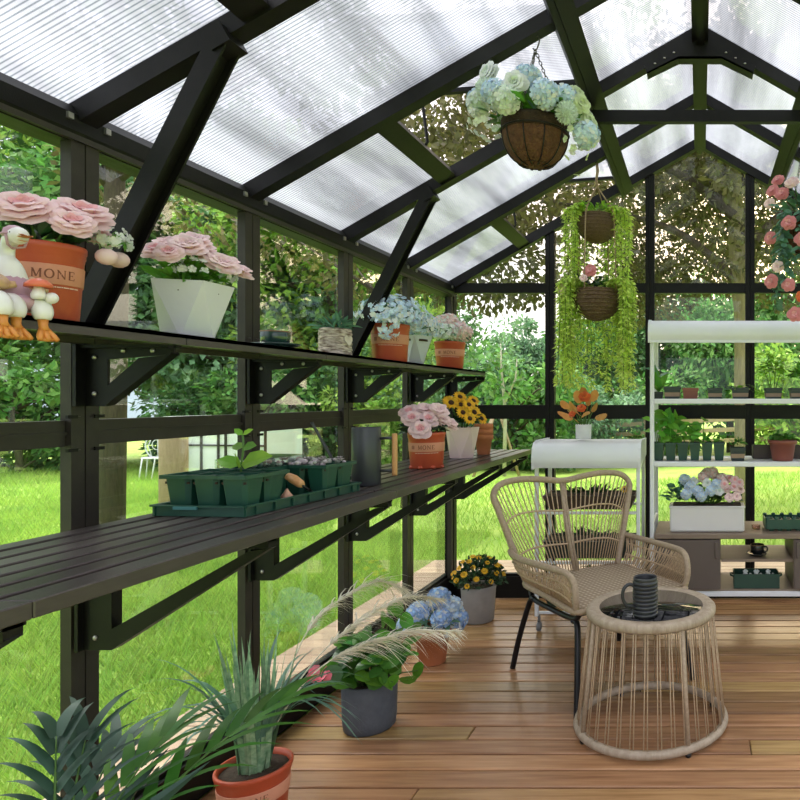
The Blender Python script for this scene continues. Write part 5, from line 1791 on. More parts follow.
# vertical strands of the back, fanned
m = MB()
NS = 38
tops = []; bots = []
for i in range(NS):
    s_ = i / (NS - 1)
    tp = rail_at(back, .20 + .60 * s_)
    bt = Vector((-.235 + .47 * s_, .247 + .014 * math.sin(PI * s_), .40))
    tops.append(tp); bots.append(bt)
    mid = tp.lerp(bt, .5) + Vector((0, .012, 0))
    m.tube([tp, mid, bt], .0029, 5)
for i in range(9):       # strands tied to the flaring sides
    s_ = i / 9
    for e_ in (1, -1):
        tp = rail_at(back, (.05 + .15 * s_) if e_ > 0 else 1 - (.05 + .15 * s_))
        bt = Vector((-e_ * (.245 - .01 * s_), .243, .40))
        m.tube([tp, bt], .003, 5)
for h in (.30, .66):
    pth = []
    for tp, bt in zip(tops, bots):
        q = bt.lerp(tp, h) + Vector((0, .012 * 4 * h * (1 - h) - .004, 0))
        pth.append(q)
    nb = len(back) // 2
    il = min(range(nb // 2), key=lambda q_: abs(back[q_].z - pth[0].z + .01))
    m.tube([back[il]] + pth + [back[len(back) - 1 - il]], .0048, 6)
m.build('back_weave', [M_RATTAN], ch)
for e_ in (-1, 1):
    arm = catmull([(e_ * .300, .278, .535), (e_ * .318, .18, .530), (e_ * .314, .03, .534), (e_ * .300, -.14, .540), (e_ * .285, -.228, .538), (e_ * .275, -.268, .512), (e_ * .270, -.280, .45), (e_ * .262, -.268, .398)], 5)
    m = MB(); m.tube(arm, .0135, 9); m.build('arm_frame', [M_RATTAN2], ch)
    m = MB()
    NA = 34
    for i in range(NA):
        s_ = i / (NA - 1)
        tp = rail_at(arm, .03 + .72 * s_)
        bt = Vector((e_ * (.25 + .015 * s_), .225 - .47 * s_, .395))
        bt2 = Vector((e_ * (.25 + .015 * min(1, s_ + .07)), .225 - .47 * min(1, s_ + .07), .395))
        bulge = Vector((e_ * .014, 0, 0))
        m.tube([tp, tp.lerp(bt, .5) + bulge, bt], .003, 5)
        if i % 2 == 0:
            m.tube([tp, tp.lerp(bt2, .5) + bulge, bt2], .003, 5)
    for h in (.36, .7):
        pth = [Vector((e_ * (.25 + .015 * s_), .225 - .47 * s_, .395)).lerp(rail_at(arm, .03 + .72 * s_), h) + Vector((e_ * .013, 0, 0)) for s_ in np.linspace(0, 1, 12)]
        m.tube(pth, .0045, 6)
    m.build('arm_weave', [M_RATTAN], ch)
m = MB()
m.tube(catmull([(-.235, -.25, .375), (.235, -.25, .375)], 2), .010, 8)
m.tube(catmull([(-.225, .22, .375), (.225, .22, .375)], 2), .010, 8)
for e_ in (-1, 1):
    m.tube(catmull([(e_ * .235, -.25, .378), (e_ * .238, -.2, .345), (e_ * .238, 0, .335), (e_ * .235, .18, .335), (e_ * .228, .22, .375)], 5), .0115, 8)
m.build('seat_frame', [M_BLACKTUBE], ch)
for e_ in (-1, 1):
    for (y0, y1) in ((-.235, -.305), (.20, .300)):
        m = MB()
        m.tube(catmull([(e_ * .236, y0 * .82, .335), (e_ * .240, y0, .320), (e_ * .262, y0 + (y1 - y0) * .6, .16), (e_ * .280, y1, .002)], 5), .0125, 9)
        m.build('leg', [M_BLACKTUBE], ch)

# ================================================================ round table
TX, TY = -.182, 2.50
tb = thing('rattan_table', 'round tan rattan drum table with black glass top in front of the armchair', 'table', (TX, TY, 0))
m = MB()
m.lathe([(.196, .418), (.236, .412), (.247, .424), (.247, .440), (.238, .449), (.205, .449), (.196, .444)], 56)
m.build('top_rim', [mat('wound_rattan_rim', (.42, .34, .25), .55, 0, (.30, .23, .16), 55, .3, 120, stretch=(1, 1, .3))], tb)
m = MB(); m.lathe([(0, .436), (.198, .436), (.198, .4455), (0, .446)], 56)
m.build('glass_top', [mat('black_tabletop_glass', (.006, .006, .007), .02, 0, (.008, .008, .009), 5, spec=.35)], tb, label='black glass top')
m = MB()
m.tube([(.280 * math.cos(a), .280 * math.sin(a), .026) for a in np.linspace(0, 2 * PI, 65)[:-1]], .0155, 10, closed=True)
m.build('base_ring', [mat('wound_rattan_rim', (.42, .34, .25))], tb)
m = MB()
for k in range(36):
    a = 2 * PI * k / 36
    for da in (-.018, .018):
        p0 = Vector((.238 * math.cos(a + da), .238 * math.sin(a + da), .416)); p1 = Vector((.281 * math.cos(a + da * 1.3), .281 * math.sin(a + da * 1.3), .036))
        m.tube([p0, p1], .0022, 5)
m.build('strands', [M_RATTAN], tb)
for k in range(4):
    a = 2 * PI * k / 4 + .55
    m = MB()
    m.tube([(.236 * math.cos(a), .236 * math.sin(a), .416), (.279 * math.cos(a), .279 * math.sin(a), .036)], .0085, 8)
    m.build('upright', [M_RATTAN2], tb)
    m = MB()
    m.lathe([(.011, 0), (.012, .012), (0, .013)], 10, (.279 * math.cos(a), .279 * math.sin(a), .0005))
    m.build('foot', [M_BLACKTUBE], tb)
tb.scale = (.975, .975, 1)
# ribbed mug
M_MUG = mat('charcoal_stoneware', (.018, .020, .023), .38, 0, (.028, .030, .034), 14, coat=.15)
mg = thing('ribbed_mug', 'charcoal horizontally ribbed mug standing on the black glass tabletop', 'mug', (TX - .012, TY - .135, .4465), R_(200))
prof = [(0, 0), (.036, 0)]
for k in range(9):
    z0 = .004 + k * .0138
    prof += [(.0385, z0), (.0445, z0 + .003), (.0452, z0 + .007), (.0445, z0 + .0105), (.0392, z0 + .0135)]
prof += [(.0425, .132), (.042, .140), (.0395, .141), (.038, .135), (.036, .01), (0, .008)]
m = MB(); m.lathe(prof, 40); m.build('body', [M_MUG], mg)
m = MB()
m.tube(catmull([(.041, 0, .112), (.060, 0, .118), (.078, 0, .104), (.082, 0, .075), (.070, 0, .048), (.043, 0, .040)], 5), .0062, 10)
m.build('handle', [M_MUG], mg)
m = MB()
a0 = R_(-110)
V = [(.0462 * math.cos(a0 + R_(90) * 0 + da), .0462 * math.sin(a0 + da), z) for z in (.097, .105) for da in (-.2, .2)]
m.add(V, [(0, 1, 3, 2)])
m.build('logo_plate', [mat('pale_grey_plate', (.55, .62, .64), .4)], mg, label='small pale maker plate')

# ================================================================ hanging baskets
M_COIR = mat('coir_liner', (.125, .055, .026), .95, 0, (.07, .03, .014), 50, .9, 120)
M_COIRT = mat('dark_coir_rim', (.026, .014, .009), .95, 0, (.05, .026, .015), 60, .9, 140)
M_WIRE = mat('black_basket_wire', (.012, .010, .009), .5, .4)
M_CHAIN = mat('dull_chain', (.16, .15, .13), .4, .7)
def chain_line(mb, a, b, link=.017, r=.0016):
    a = Vector(a); b = Vector(b); L = (b - a).length; n = max(2, int(L / (link * .74))); d = (b - a).normalized()
    q = d.to_track_quat('X', 'Z').to_matrix()
    for k in range(n):
        c = a + d * (L * (k + .5) / n)
        pth = []
        for j in range(8):
            an = 2 * PI * j / 8
            p_ = Vector((math.cos(an) * link * .5, math.sin(an) * link * .27, 0))
            if k % 2:
                p_ = Vector((p_.x, 0, p_.y))
            pth.append(c + q @ p_)
        mb.tube(pth, r, 4, closed=True)
def coir_basket(t, R, dep, ztop):
    m = MB()
    prof = [(0, -dep)] + [(R * math.sin(k / 8 * PI / 2) ** .8, -dep * math.cos(k / 8 * PI / 2)) for k in range(1, 9)]
    m.lathe([(r, z + ztop) for r, z in prof] + [(R * 1.01, ztop), (R * .96, ztop + .002), (R * .9, ztop - .02)], 32)
    b_ = m.build('coir_liner', [M_COIR], t)
    m = MB()
    m.lathe([(R * 1.0, ztop - .012), (R * 1.03, ztop - .005), (R * 1.04, ztop + .022), (R * 1.0, ztop + .034), (R * .93, ztop + .03), (R * .9, ztop - .005)], 32)
    m.build('coir_rim', [M_COIRT], t)
    m = MB()
    for k in range(10):
        a = 2 * PI * k / 10 + .2
        m.tube([(1.015 * r * math.cos(a), 1.015 * r * math.sin(a), z * 1.015 + ztop) for r, z in prof[1:]], .0022, 5)
    m.tube([(R * 1.03 * math.cos(a), R * 1.03 * math.sin(a), ztop - .006) for a in np.linspace(0, 2 * PI, 41)[:-1]], .003, 6, closed=True)
    m.tube([(R * .42 * math.cos(a), R * .42 * math.sin(a), ztop - dep * .93) for a in np.linspace(0, 2 * PI, 25)[:-1]], .002, 5, closed=True)
    m.build('wire_frame', [M_WIRE], t)
    soil_disc(t, R * .92, ztop - .0)
HB = 'hanging baskets'
x0_, y0_ = -.553, 2.24
zh = roofz(.553) - .052
hb = thing('hanging_basket', 'coir hanging basket of mint and pale blue blossoms hung on three chains', 'hanging basket', (x0_, y0_, 1.99), 0, HB)
coir_basket(hb, .108, .118, .122)
m = MB()
m.tube(catmull([(0, 0, zh - 1.99 + .022), (.014, 0, zh - 1.99 + .008), (.008, 0, zh - 1.99 - .02), (0, 0, zh - 1.99 - .032), (-.008, 0, zh - 1.99 - .025)], 4), .0025, 6)
m.build('hook', [M_CHAIN], hb)
for k in range(3):
    a = 2 * PI * k / 3 + .25
    m = MB(); chain_line(m, (0, 0, zh - 1.99 - .03), (.11 * math.cos(a), .11 * math.sin(a), .12)); m.build('chain', [M_CHAIN], hb)
leaf_burst(hb, rng, (0, 0, .17), (.16, .15, .07), 150, .06, .028, M_LEAFB)
leaf_burst(hb, rng, (0, 0, .17), (.18, .16, .08), 110, .055, .02, M_SAGE, name='sage_foliage')
fp = [(-.13, -.06, .285, 'r'), (-.14, -.07, .235, 'p'), (-.10, -.10, .205, 'h'), (-.17, -.03, .20, 'h'), (-.03, -.12, .225, 'r'), (-.02, -.02, .29, 'h'), (.05, .05, .27, 'g'), (.06, -.12, .195, 'h'), (.11, -.06, .205, 'h'),
      (.13, .03, .26, 'g'), (.125, -.10, .145, 'p'), (.16, -.06, .19, 'g'), (.18, -.03, .14, 'g'), (.175, -.04, .10, 'h'), (-.08, .0, .26, 'g'), (-.06, -.13, .17, 'h'), (.02, .10, .25, 'r'), (-.19, .02, .23, 'h'), (-.12, .10, .24, 'r'), (.10, .12, .23, 'h')]
for i, (x, y, z, k) in enumerate(fp):
    e_ = face_rot((x * 2.2, y * 2.2 - .25, z - .12))
    if k == 'r': inst(ROSEW, 'ranunculus', hb, (x, y, z), e_, .044)
    if k == 'g': inst(ROSEG, 'ranunculus', hb, (x, y, z), e_, .036)
    if k == 'p': inst(POM, 'globe_flower', hb, (x, y, z), e_, .038)
    if k == 'h': inst(HYD['ice' if i % 3 else 'mint'], 'hydrangea', hb, (x, y, z), e_, .040)
stems(hb, [p_[:3] for p_ in fp], .12)
star_spray(hb, (.15, -.03, .10), (.05, .06, .12), 40, .012, [M_WHITEP, M_GREENP], 'trailing_spray', -1)['kind'] = 'stuff'
star_spray(hb, (-.16, 0, .16), (.06, .10, .07), 40, .012, [M_WHITEP, M_MINTP], 'side_spray', -1)['kind'] = 'stuff'

# two-tier wicker hanger with trailing greenery
M_WICK = mat('brown_wicker', (.20, .125, .065), .7, 0, (.075, .042, .022), 90, .8, 120, stretch=(1, 1, 5))
M_ROPE = mat('tan_rope', (.38, .28, .17), .85, 0, (.28, .20, .12), 120)
x1_, y1_ = -.535, 3.46
hz_ = roofz(.535) - .052
hb2 = thing('hanging_basket', 'two-tier wicker hanging basket on tan rope trailing long lime green strands', 'hanging basket', (x1_, y1_, 1.23), 0, HB)
def wicker_bowl(t, c, r, top, name='wicker_bowl'):
    """r radius, opening at height fraction 'top' of the ball"""
    m = MB()
    prof = []
    n = 22
    th1 = math.acos(top)
    for k in range(n + 1):
        th = PI - (PI - th1) * k / n
        prof.append((max(0, r * math.sin(th)) * (1 + .022 * (k % 2)), r * .92 * math.cos(th)))
    prof += [(prof[-1][0] - .006, prof[-1][1] + .004), (prof[-1][0] - .014, prof[-1][1] - .02)]
    m.lathe(prof, 36, c)
    # wavy weave strands round the bowl
    for k in range(2, n, 2):
        th = PI - (PI - th1) * (k + .5) / n
        rr, zz = r * math.sin(th) * 1.025, r * .92 * math.cos(th)
        m.tube([(c[0] + rr * (1 + .018 * (-1) ** j) * math.cos(2 * PI * j / 28), c[1] + rr * (1 + .018 * (-1) ** j) * math.sin(2 * PI * j / 28), c[2] + zz) for j in range(28)], .003, 5, closed=True)
    zt = r * .92 * top; rt = r * math.sin(th1)
    m.tube([(c[0] + rt * math.cos(a), c[1] + rt * math.sin(a), c[2] + zt) for a in np.linspace(0, 2 * PI, 33)[:-1]], .0055, 6, closed=True)
    return m.build(name, [M_WICK], t)
wicker_bowl(hb2, (0, 0, .885), .098, .55, 'upper_bowl')
wicker_bowl(hb2, (0, 0, .50), .118, .42, 'lower_bowl')
for (c, r, z) in (((0, 0), .078, .925), ((0, 0), .10, .535)):
    m = MB(); m.lathe([(r, z - .01), (r, z), (0, z + .004)], 20); m.build('soil', [M_SOIL], hb2)
m = MB()
zk = hz_ - 1.23
m.tube([(0, 0, zk + .01), (0.004, 0, zk - .03), (-.003, 0, zk - .08), (.002, 0, zk - .13), (0, 0, 1.085)], [.006, .008, .0065, .009, .006], 8)
for k in range(4):
    a = PI / 2 * k - .42
    m.tube(catmull([(0, 0, 1.09), (.035 * math.cos(a), .035 * math.sin(a), 1.04), (.092 * math.cos(a), .092 * math.sin(a), .955), (.104 * math.cos(a), .104 * math.sin(a), .89), (.112 * math.cos(a), .112 * math.sin(a), .70), (.115 * math.cos(a), .115 * math.sin(a), .545)], 4), .0038, 6)
m.build('rope', [M_ROPE], hb2)
# trailing strands
st_ = MB()
P = []; Dd = []; Nn = []
ns = 118
for k in range(ns):
    upper = k < 34
    a = -PI / 2 + rng.uniform(.85 if upper else .95, 2 * PI - (.85 if upper else .95))
    r0 = .085 if upper else .11
    zt = .955 if upper else .575
    L = rng.uniform(.35, .62) if upper else rng.uniform(.30, .56)
    out_r = r0 + rng.uniform(.02, .075)
    p0 = Vector((r0 * .6 * math.cos(a), r0 * .6 * math.sin(a), zt))
    p1 = Vector((out_r * math.cos(a), out_r * math.sin(a), zt + .012))
    ja, jr = rng.normal() * .12, rng.uniform(-.02, .03)
    p2 = Vector(((out_r + .012) * math.cos(a + ja * .5), (out_r + .012) * math.sin(a + ja * .5), zt - L * .4))
    p3 = Vector(((out_r + jr) * math.cos(a + ja), (out_r + jr) * math.sin(a + ja), max(.02, zt - L)))
    pth = catmull([p0, p1, p2, p3], 14)
    st_.tube(pth[::3], .0012, 4)
    for i in range(4, len(pth)):
        for q in range(3):
            tt = rng.random()
            p_ = pth[i - 1].lerp(pth[i], tt)
            b_ = rng.uniform(0, 2 * PI)
            P.append(p_); Dd.append((math.cos(b_), math.sin(b_), -.55 + rng.normal() * .25)); Nn.append((rng.normal() * .4, rng.normal() * .4, 1))
m = MB(); m.leaves(T_DIA, np.array(P), np.array(Dd), np.array(Nn), rng.uniform(.022, .042, len(P)), rng.uniform(.010, .015, len(P)))
vine = m.build('trailing_foliage', [mat('lime_trailing_leaf', (.74, .86, .24), .5, 0, (.58, .76, .15), 14, island=.25, trans=.45)], hb2)
st_.build('trailing_stems', [M_STEM], hb2)
leaf_burst(hb2, rng, (0, 0, .965), (.12, .12, .035), 60, .06, .016, M_LEAFL, .2, name='upper_foliage')
leaf_burst(hb2, rng, (-.05, 0, .585), (.10, .10, .05), 45, .06, .028, M_LEAFD, name='lower_foliage')
m = MB()
n = 40
m.blades(np.tile([.045, -.02, .56], (n, 1)), np.stack([rng.normal(size=n) * .7 + .3, rng.normal(size=n) * .7 - .2, np.ones(n)], 1), rng.uniform(.06, .11, n), .005, .2)
m.build('grass_tuft', [M_LEAFB], hb2)
for p_, s_, lab in (((-.02, -.09, .632), .035, None), ((-.165, -.06, .545), .032, None), ((-.05, -.11, .59), .022, None)):
    inst(ROSEP if s_ > .033 else ROSE2, 'rose', hb2, p_, face_rot((p_[0] * 3, -.8, .3)), s_)

# right-hand coir basket of pink roses with long trailing stems
x2_, y2_ = .462, 2.85
hz2 = roofz(.462) - .056
hb3 = thing('hanging_basket', 'hanging basket of coral pink roses with ivy trailing over the tall white shelving', 'hanging basket', (x2_, y2_, 1.83), 0, HB)
coir_basket(hb3, .115, .125, .127)
m = MB()
m.tube(catmull([(0, 0, hz2 - 1.83 + .026), (.014, 0, hz2 - 1.83 + .008), (.008, 0, hz2 - 1.83 - .02), (0, 0, hz2 - 1.83 - .03)], 4), .0025, 6)
m.build('hook', [M_CHAIN], hb3)
for k in range(3):
    a = 2 * PI * k / 3 + .1
    m = MB(); chain_line(m, (0, 0, hz2 - 1.83 - .03), (.117 * math.cos(a), .117 * math.sin(a), .125)); m.build('chain', [M_CHAIN], hb3)
leaf_burst(hb3, rng, (0, 0, .19), (.17, .15, .10), 130, .055, .03, M_BLUEGREEN)
m = MB(); P = []; Dd = []; Nn = []
strands_ = []
for k in range(15):
    a = rng.uniform(PI * .72, PI * 2.05)
    rr = rng.uniform(.13, .175); L = rng.uniform(.18, .46)
    pth = catmull([(.07 * math.cos(a), .07 * math.sin(a), .15), (rr * math.cos(a), rr * math.sin(a), .15), ((rr + .012) * math.cos(a), (rr + .012) * math.sin(a), .15 - L * .5), (rr * math.cos(a + .15), rr * math.sin(a + .15), .15 - L)], 8)
    strands_.append(pth)
    m.tube(pth, .0016, 4, 1)
    for i in range(4, len(pth)):
        for q in range(3):
            b_ = rng.uniform(0, 2 * PI)
            P.append(pth[i] + Vector((0, 0, rng.normal() * .01))); Dd.append((math.cos(b_), math.sin(b_), -.5)); Nn.append((math.cos(a) * .8, math.sin(a) * .8, .6))
m.leaves(T_LEAF, np.array(P), np.array(Dd), np.array(Nn), rng.uniform(.028, .05, len(P)), rng.uniform(.018, .03, len(P)), 0)
m.build('trailing_foliage', [M_BLUEGREEN, M_STEM], hb3)
rp = [(-.09, -.10, .27), (-.12, -.08, .235), (-.155, -.04, .26), (-.03, -.12, .30), (.0, -.13, .255), (-.13, -.02, .31), (-.06, .02, .32), (.05, -.09, .30), (.10, -.08, .26), (-.17, -.06, .20), (-.10, -.14, .10), (-.165, -.05, .06), (-.14, -.10, -.07), (-.16, -.04, -.12), (-.10, -.13, -.15), (-.05, -.16, -.20), (-.05, -.16, .03), (.0, -.17, -.09), (.06, -.15, .06), (-.075, -.135, -.27)]
for i, p_ in enumerate(rp):
    me_ = ROSEO if i in (17, 15) else (ROSEP if i % 3 else ROSE2)
    inst(me_, 'rose', hb3, p_, face_rot((p_[0] * 2.5, -.6, max(.1, p_[2] * 1.5))), .026 + .006 * ((i * 5) % 3) / 2)
stems(hb3, [p_ for p_ in rp if p_[2] > 0.15], .13)
M_LEAFP = M_BLUEGREEN

# ================================================================ tall white shelving unit with awning
UX0, UX1, UY0, UY1 = -.262, .856, 3.47, 3.83
ux = (UX0 + UX1) / 2; uw = UX1 - UX0
un = thing('shelving_unit', 'tall white framed shelving unit with curved awning and taupe cupboards by the far gable', 'shelving', (ux, UY0, 0))
ud = UY1 - UY0
M_TAUPE = mat('taupe_laminate', (.125, .098, .082), .5, 0, (.11, .085, .072), 8)
M_OAKT = mat('greyed_oak_laminate', (.25, .19, .14), .5, 0, (.20, .15, .105), 6, stretch=(1, 12, 12))
h_ = uw / 2
for sx in (-1, 1):
    for yy in (.012, ud - .012):
        m = MB(); m.rbox((sx * (h_ - .012), yy, .19 + .70), (.022, .022, 1.40), .004)
        m.build('post', [M_WHITE], un)
    m = MB(); m.rbox((sx * (h_ - .012), ud / 2, .56), (.012, ud - .046, .014), .002); m.rbox((sx * (h_ - .012), ud / 2, .88), (.012, ud - .046, .014), .002)
    m.build('side_rail', [M_WHITE], un)
# awning: rounded hood shell
m = MB()
def hood_shell(mb, pts, th, xa, xb):
    o_ = catmull([(0, a, b) for a, b in pts], 6)
    n = len(o_)
    V = []
    for x in (xa, xb):
        for i, q in enumerate(o_):
            V.append((x, q.y, q.z))
    for x in (xa, xb):
        for i, q in enumerate(o_):
            tg = (o_[min(i + 1, n - 1)] - o_[max(i - 1, 0)]).normalized()
            V.append((x, q.y + tg.z * th, q.z - tg.y * th))
    mb.add(V, [(i, i + 1, n + i + 1, n + i) for i in range(n - 1)] + [(2 * n + i + 1, 2 * n + i, 3 * n + i, 3 * n + i + 1) for i in range(n - 1)], 0, True)
    mb.add([V[0], V[n], V[3 * n], V[2 * n], V[n - 1], V[2 * n - 1], V[4 * n - 1], V[3 * n - 1]], [(0, 1, 2, 3), (7, 6, 5, 4)])
hood_shell(m, [(-.026, 1.515), (-.038, 1.545), (-.036, 1.578), (-.018, 1.607), (.012, 1.622), (.06, 1.626), (ud * .6, 1.626), (ud, 1.618)], .012, -h_ + .004, h_ - .004)
for sx in (-1, 1):
    m.prism([(-.038, 1.505), (-.044, 1.56), (-.03, 1.602), (.003, 1.626), (.06, 1.634), (ud, 1.626), (ud, 1.54), (.06, 1.52)], sx * h_ - .006, sx * h_ + .006, 'x')
m.box((0, -.024, 1.512), (uw - .01, .014, .012))
m.build('awning', [M_WHITE], un)
for z in (1.203, .875):
    m = MB()
    m.rbox((0, .008, z), (uw - .046, .016, .026), .003)
    m.rbox((0, ud - .008, z), (uw - .046, .016, .026), .003)
    m.build('shelf_edge', [M_WHITE], un)
    m = MB()
    m.box((0, ud / 2, z + .004), (uw - .03, ud - .034, .010))
    m.build('shelf_board', [M_WHITE], un)
WTZ = .515
m = MB(); m.rbox((0, ud / 2 - .005, WTZ - .014), (uw - .05, ud + .01, .026), .003); m.build('worktop', [M_OAKT], un)
CZ0 = .222
m = MB()
m.box((0, ud / 2, CZ0 - .008), (uw - .05, ud - .02, .014))
m.build('cabinet_floor', [M_OAKT], un)
cw_ = .345
for sx in (-1, 1):
    xc = sx * (h_ - .025 - cw_ / 2)
    m = MB()
    for q in (-1, 1):
        m.box((xc + q * (cw_ / 2 - .008), ud / 2, (CZ0 + WTZ - .028) / 2), (.016, ud - .02, WTZ - .03 - CZ0))
    m.box((xc, ud - .018, (CZ0 + WTZ - .028) / 2), (cw_ - .034, .012, WTZ - .03 - CZ0))
    m.build('cupboard', [M_OAKT], un)
    m = MB(); m.rbox((xc, .0, (CZ0 + WTZ - .028) / 2), (cw_ - .006, .016, WTZ - .036 - CZ0), .002)
    d_ = m.build('door', [M_TAUPE], un)
    m = MB(); m.rbox((xc - sx * (cw_ / 2 - .022), -.013, WTZ - .085), (.018, .012, .085), .003)
    m.build('handle', [M_TAUPE], d_)
m = MB(); m.box((0, ud / 2, .372), (uw - 2 * cw_ - .055, ud - .02, .014)); m.build('inner_shelf', [M_OAKT], un)
m = MB(); m.rbox((0, .008, .200), (uw, .022, .026), .003); m.rbox((0, ud - .012, .200), (uw, .022, .026), .003)
m.build('base_rail', [M_WHITE], un)
for sx in (-1, 1):
    for yy in (.03, ud - .03):
        m = MB(); m.tube([(sx * (h_ - .04), yy, .19), (sx * (h_ - .04), yy, .07)], .012, 8)
        m.lathe([(0, -.012), (.034, -.012), (.036, -.006), (.036, .006), (.034, .012), (0, .012)], 18, (0, 0, 0))
        vv = m.v[-1]; m.v[-1] = np.stack([vv[:, 2] + sx * (h_ - .04), vv[:, 0] + yy, vv[:, 1] + .0375], 1)
        m.build('castor', [M_BLACKTUBE], un)
# ---- things on its shelves
def dark_pot(u, wpx, z, Y, label, grp, h=.058, band=True, colour=None):
    x = (u - U0) * Y / F_PX
    s_ = wpx * Y / F_PX / 2
    t = thing('nursery_pot', label, 'potted plant', (x, Y, z), 0, grp)
    m = MB()
    k1, k0 = s_ * 1.38, s_ * 1.18
    m.lathe([(0, 0), (k0, 0), (k0 + (k1 - k0) * .75, h * .75), (k1 * 1.03, h * .76), (k1 * 1.05, h - .002), (k1 * .98, h), (k1 * .9, h * .9), (k0 * .9, .01)], 4, rot0=PI / 4, smooth=False)
    m.build('pot', [colour or M_BLACKPL], t)
    if band:
        m = MB()
        r = lambda zz: k0 + (k1 - k0) * zz / h + .0012
        m.lathe([(r(h * .2), h * .2), (r(h * .52), h * .52)], 4, rot0=PI / 4, smooth=False)
        m.f = m.f[:1]
        m.build('label_band', [mat('kraft_band', (.34, .23, .15), .7)], t)
    m = MB(); m.lathe([(k1 * .9, h * .86), (k1 * .9, h * .9), (0, h * .91)], 4, rot0=PI / 4, smooth=False); m.build('soil', [M_SOIL], t)
    return t, s_, h
G1 = 'small pots on the upper white shelf'
S1 = 1.2145
YP = 3.62
t, s_, h = dark_pot(658.5, 10, S1, YP + .06, 'small dark pot with large green leaf beside the white shelf post', G1, .04, False)
m = MB(); m.leaves(T_LEAF, np.tile([0, 0, .04], (7, 1)), [(-.3, -.7, .6), (.5, -.5, .7), (0, -.3, 1), (.4, -.8, .2), (-.5, 0, .9), (-.2, .2, 1.4), (.5, .1, 1.1)], np.tile([.1, -.5, 1.], (7, 1)), [.08, .075, .09, .06, .10, .16, .12], .05)
m.build('foliage', [M_LEAFB], t)
m = MB(); m.tube([(0, 0, .04), (.0, 0, .12), (-.02, 0, .19)], .003, 5); m.leaves(T_LEAF, [(-.02, 0, .19), (-.01, 0, .15), (0, 0, .12)], [(-.3, -.4, .8), (-1, -.2, .4), (1, -.2, .5)], np.tile([0, -.5, 1.], (3, 1)), .07, .04); m.build('stem', [M_BLUEGREEN], t)
t, s_, h = dark_pot(672.5, 17, S1, YP, 'wide dark pot with pale label band, nothing showing above its rim', G1, .068)
t, s_, h = dark_pot(690.5, 16, S1, YP, 'square brick red pot among the small dark pots on the upper white shelf', G1, .060, False, mat('brick_red_plastic', (.24, .075, .045), .5))
leaf_burst(t, rng, (0, 0, .085), (.04, .04, .05), 24, .035, .02, M_SAGE, .5)
t, s_, h = dark_pot(715, 15, S1, YP, 'small dark pot holding a single bare stub of stem', G1, .060)
m = MB(); m.tube([(-.005, 0, .05), (-.008, 0, .085)], .005, 6); m.build('stub', [M_LEAFD], t)
t, s_, h = dark_pot(740, 17, S1, YP, 'small dark pot with arching bright leaf in front of the pale trunk', G1, .062)
m = MB(); m.blades(np.tile([-.01, 0, .05], (7, 1)), [(1, -.2, .9), (.6, -.5, .8), (-.7, -.3, .9), (.9, .3, 1.1), (-.3, -.8, .7), (.2, .4, 1), (1, 0, .5)], [.10, .08, .08, .11, .06, .07, .08], .028, .7); m.build('foliage', [M_LEAFL], t)
t, s_, h = dark_pot(773, 17, S1, YP, 'small dark pot with a tall bushy light green seedling', G1, .060)
leaf_burst(t, rng, (0, 0, .15), (.075, .06, .13), 85, .05, .02, M_LEAFL, .2)
stems(t, [(.02, 0, .2), (-.03, .01, .2), (.05, 0, .16), (-.05, 0, .15)], .05)
t, s_, h = dark_pot(797.5, 16, S1, YP, 'small dark pot with broad leaves at the picture edge of the upper white shelf', G1, .060)
leaf_burst(t, rng, (0, 0, .12), (.06, .05, .08), 45, .05, .028, M_LEAFB, .3)
# second shelf
S2 = .8865
xs_ = (689 - U0) * 3.62 / F_PX
t = thing('seedling_tray', 'dark green row of cell pots with tall leafy seedlings on the middle white shelf', 'seed pots', (xs_, 3.62, S2))
m = MB()
for k in range(6):
    for j in range(2):
        m.lathe([(0, 0), (.030, 0), (.040, .085), (.044, .086), (.044, .094), (.036, .094), (.034, .08)], 4, ((k - 2.5) * .065, (j - .5) * .068, 0), rot0=PI / 4, smooth=False)
m.build('cells', [M_GREENPL], t)
m = MB()
for k in range(6):
    for j in range(2):
        m.box(((k - 2.5) * .065, (j - .5) * .068, .082), (.05, .05, .004))
m.build('soil', [M_SOIL], t)
m = MB()
lst = []
for k in range(58):
    x = rng.uniform(-.20, .09); z = rng.uniform(.10, .25) * (1.0 if x < -.06 else .85)
    lst.append((x, rng.uniform(-.06, .06), z))
lst = np.array(lst)
m.leaves(T_LEAF, lst, np.stack([rng.normal(size=58), -np.abs(rng.normal(size=58)) * .6, rng.normal(size=58) * .5], 1), np.tile([0.1, -.6, .7], (58, 1)) + rng.normal(size=(58, 3)) * .3, rng.uniform(.05, .09, 58), rng.uniform(.04, .06, 58))
for p_ in lst[::2]:
    m.tube([(p_[0] * .9, p_[1] * .6, .08), tuple(p_)], .0025, 5)
n = 26
m.leaves(T_LEAF, np.stack([rng.uniform(.08, .19, n), rng.uniform(-.05, .05, n), rng.uniform(.09, .13, n)], 1), np.stack([rng.normal(size=n), rng.normal(size=n), np.full(n, .5)], 1), np.tile([0, -.4, 1.], (n, 1)), .04, .025)
m.build('seedlings', [mat('fresh_seedling_leaf', (.17, .44, .05), .4, 0, (.10, .33, .03), 12, island=.35, trans=.3)], t)
G2 = 'small pots on the middle white shelf'
t, s_, h = dark_pot(737.5, 15, S2, 3.58, 'small dark pot with pale band and sprout beside the leafy seedling row', G2, .070)
leaf_burst(t, rng, (0, 0, .09), (.04, .03, .04), 26, .035, .018, M_LEAF, .4)
xb = (777 - U0) * 3.70 / F_PX
m = MB()
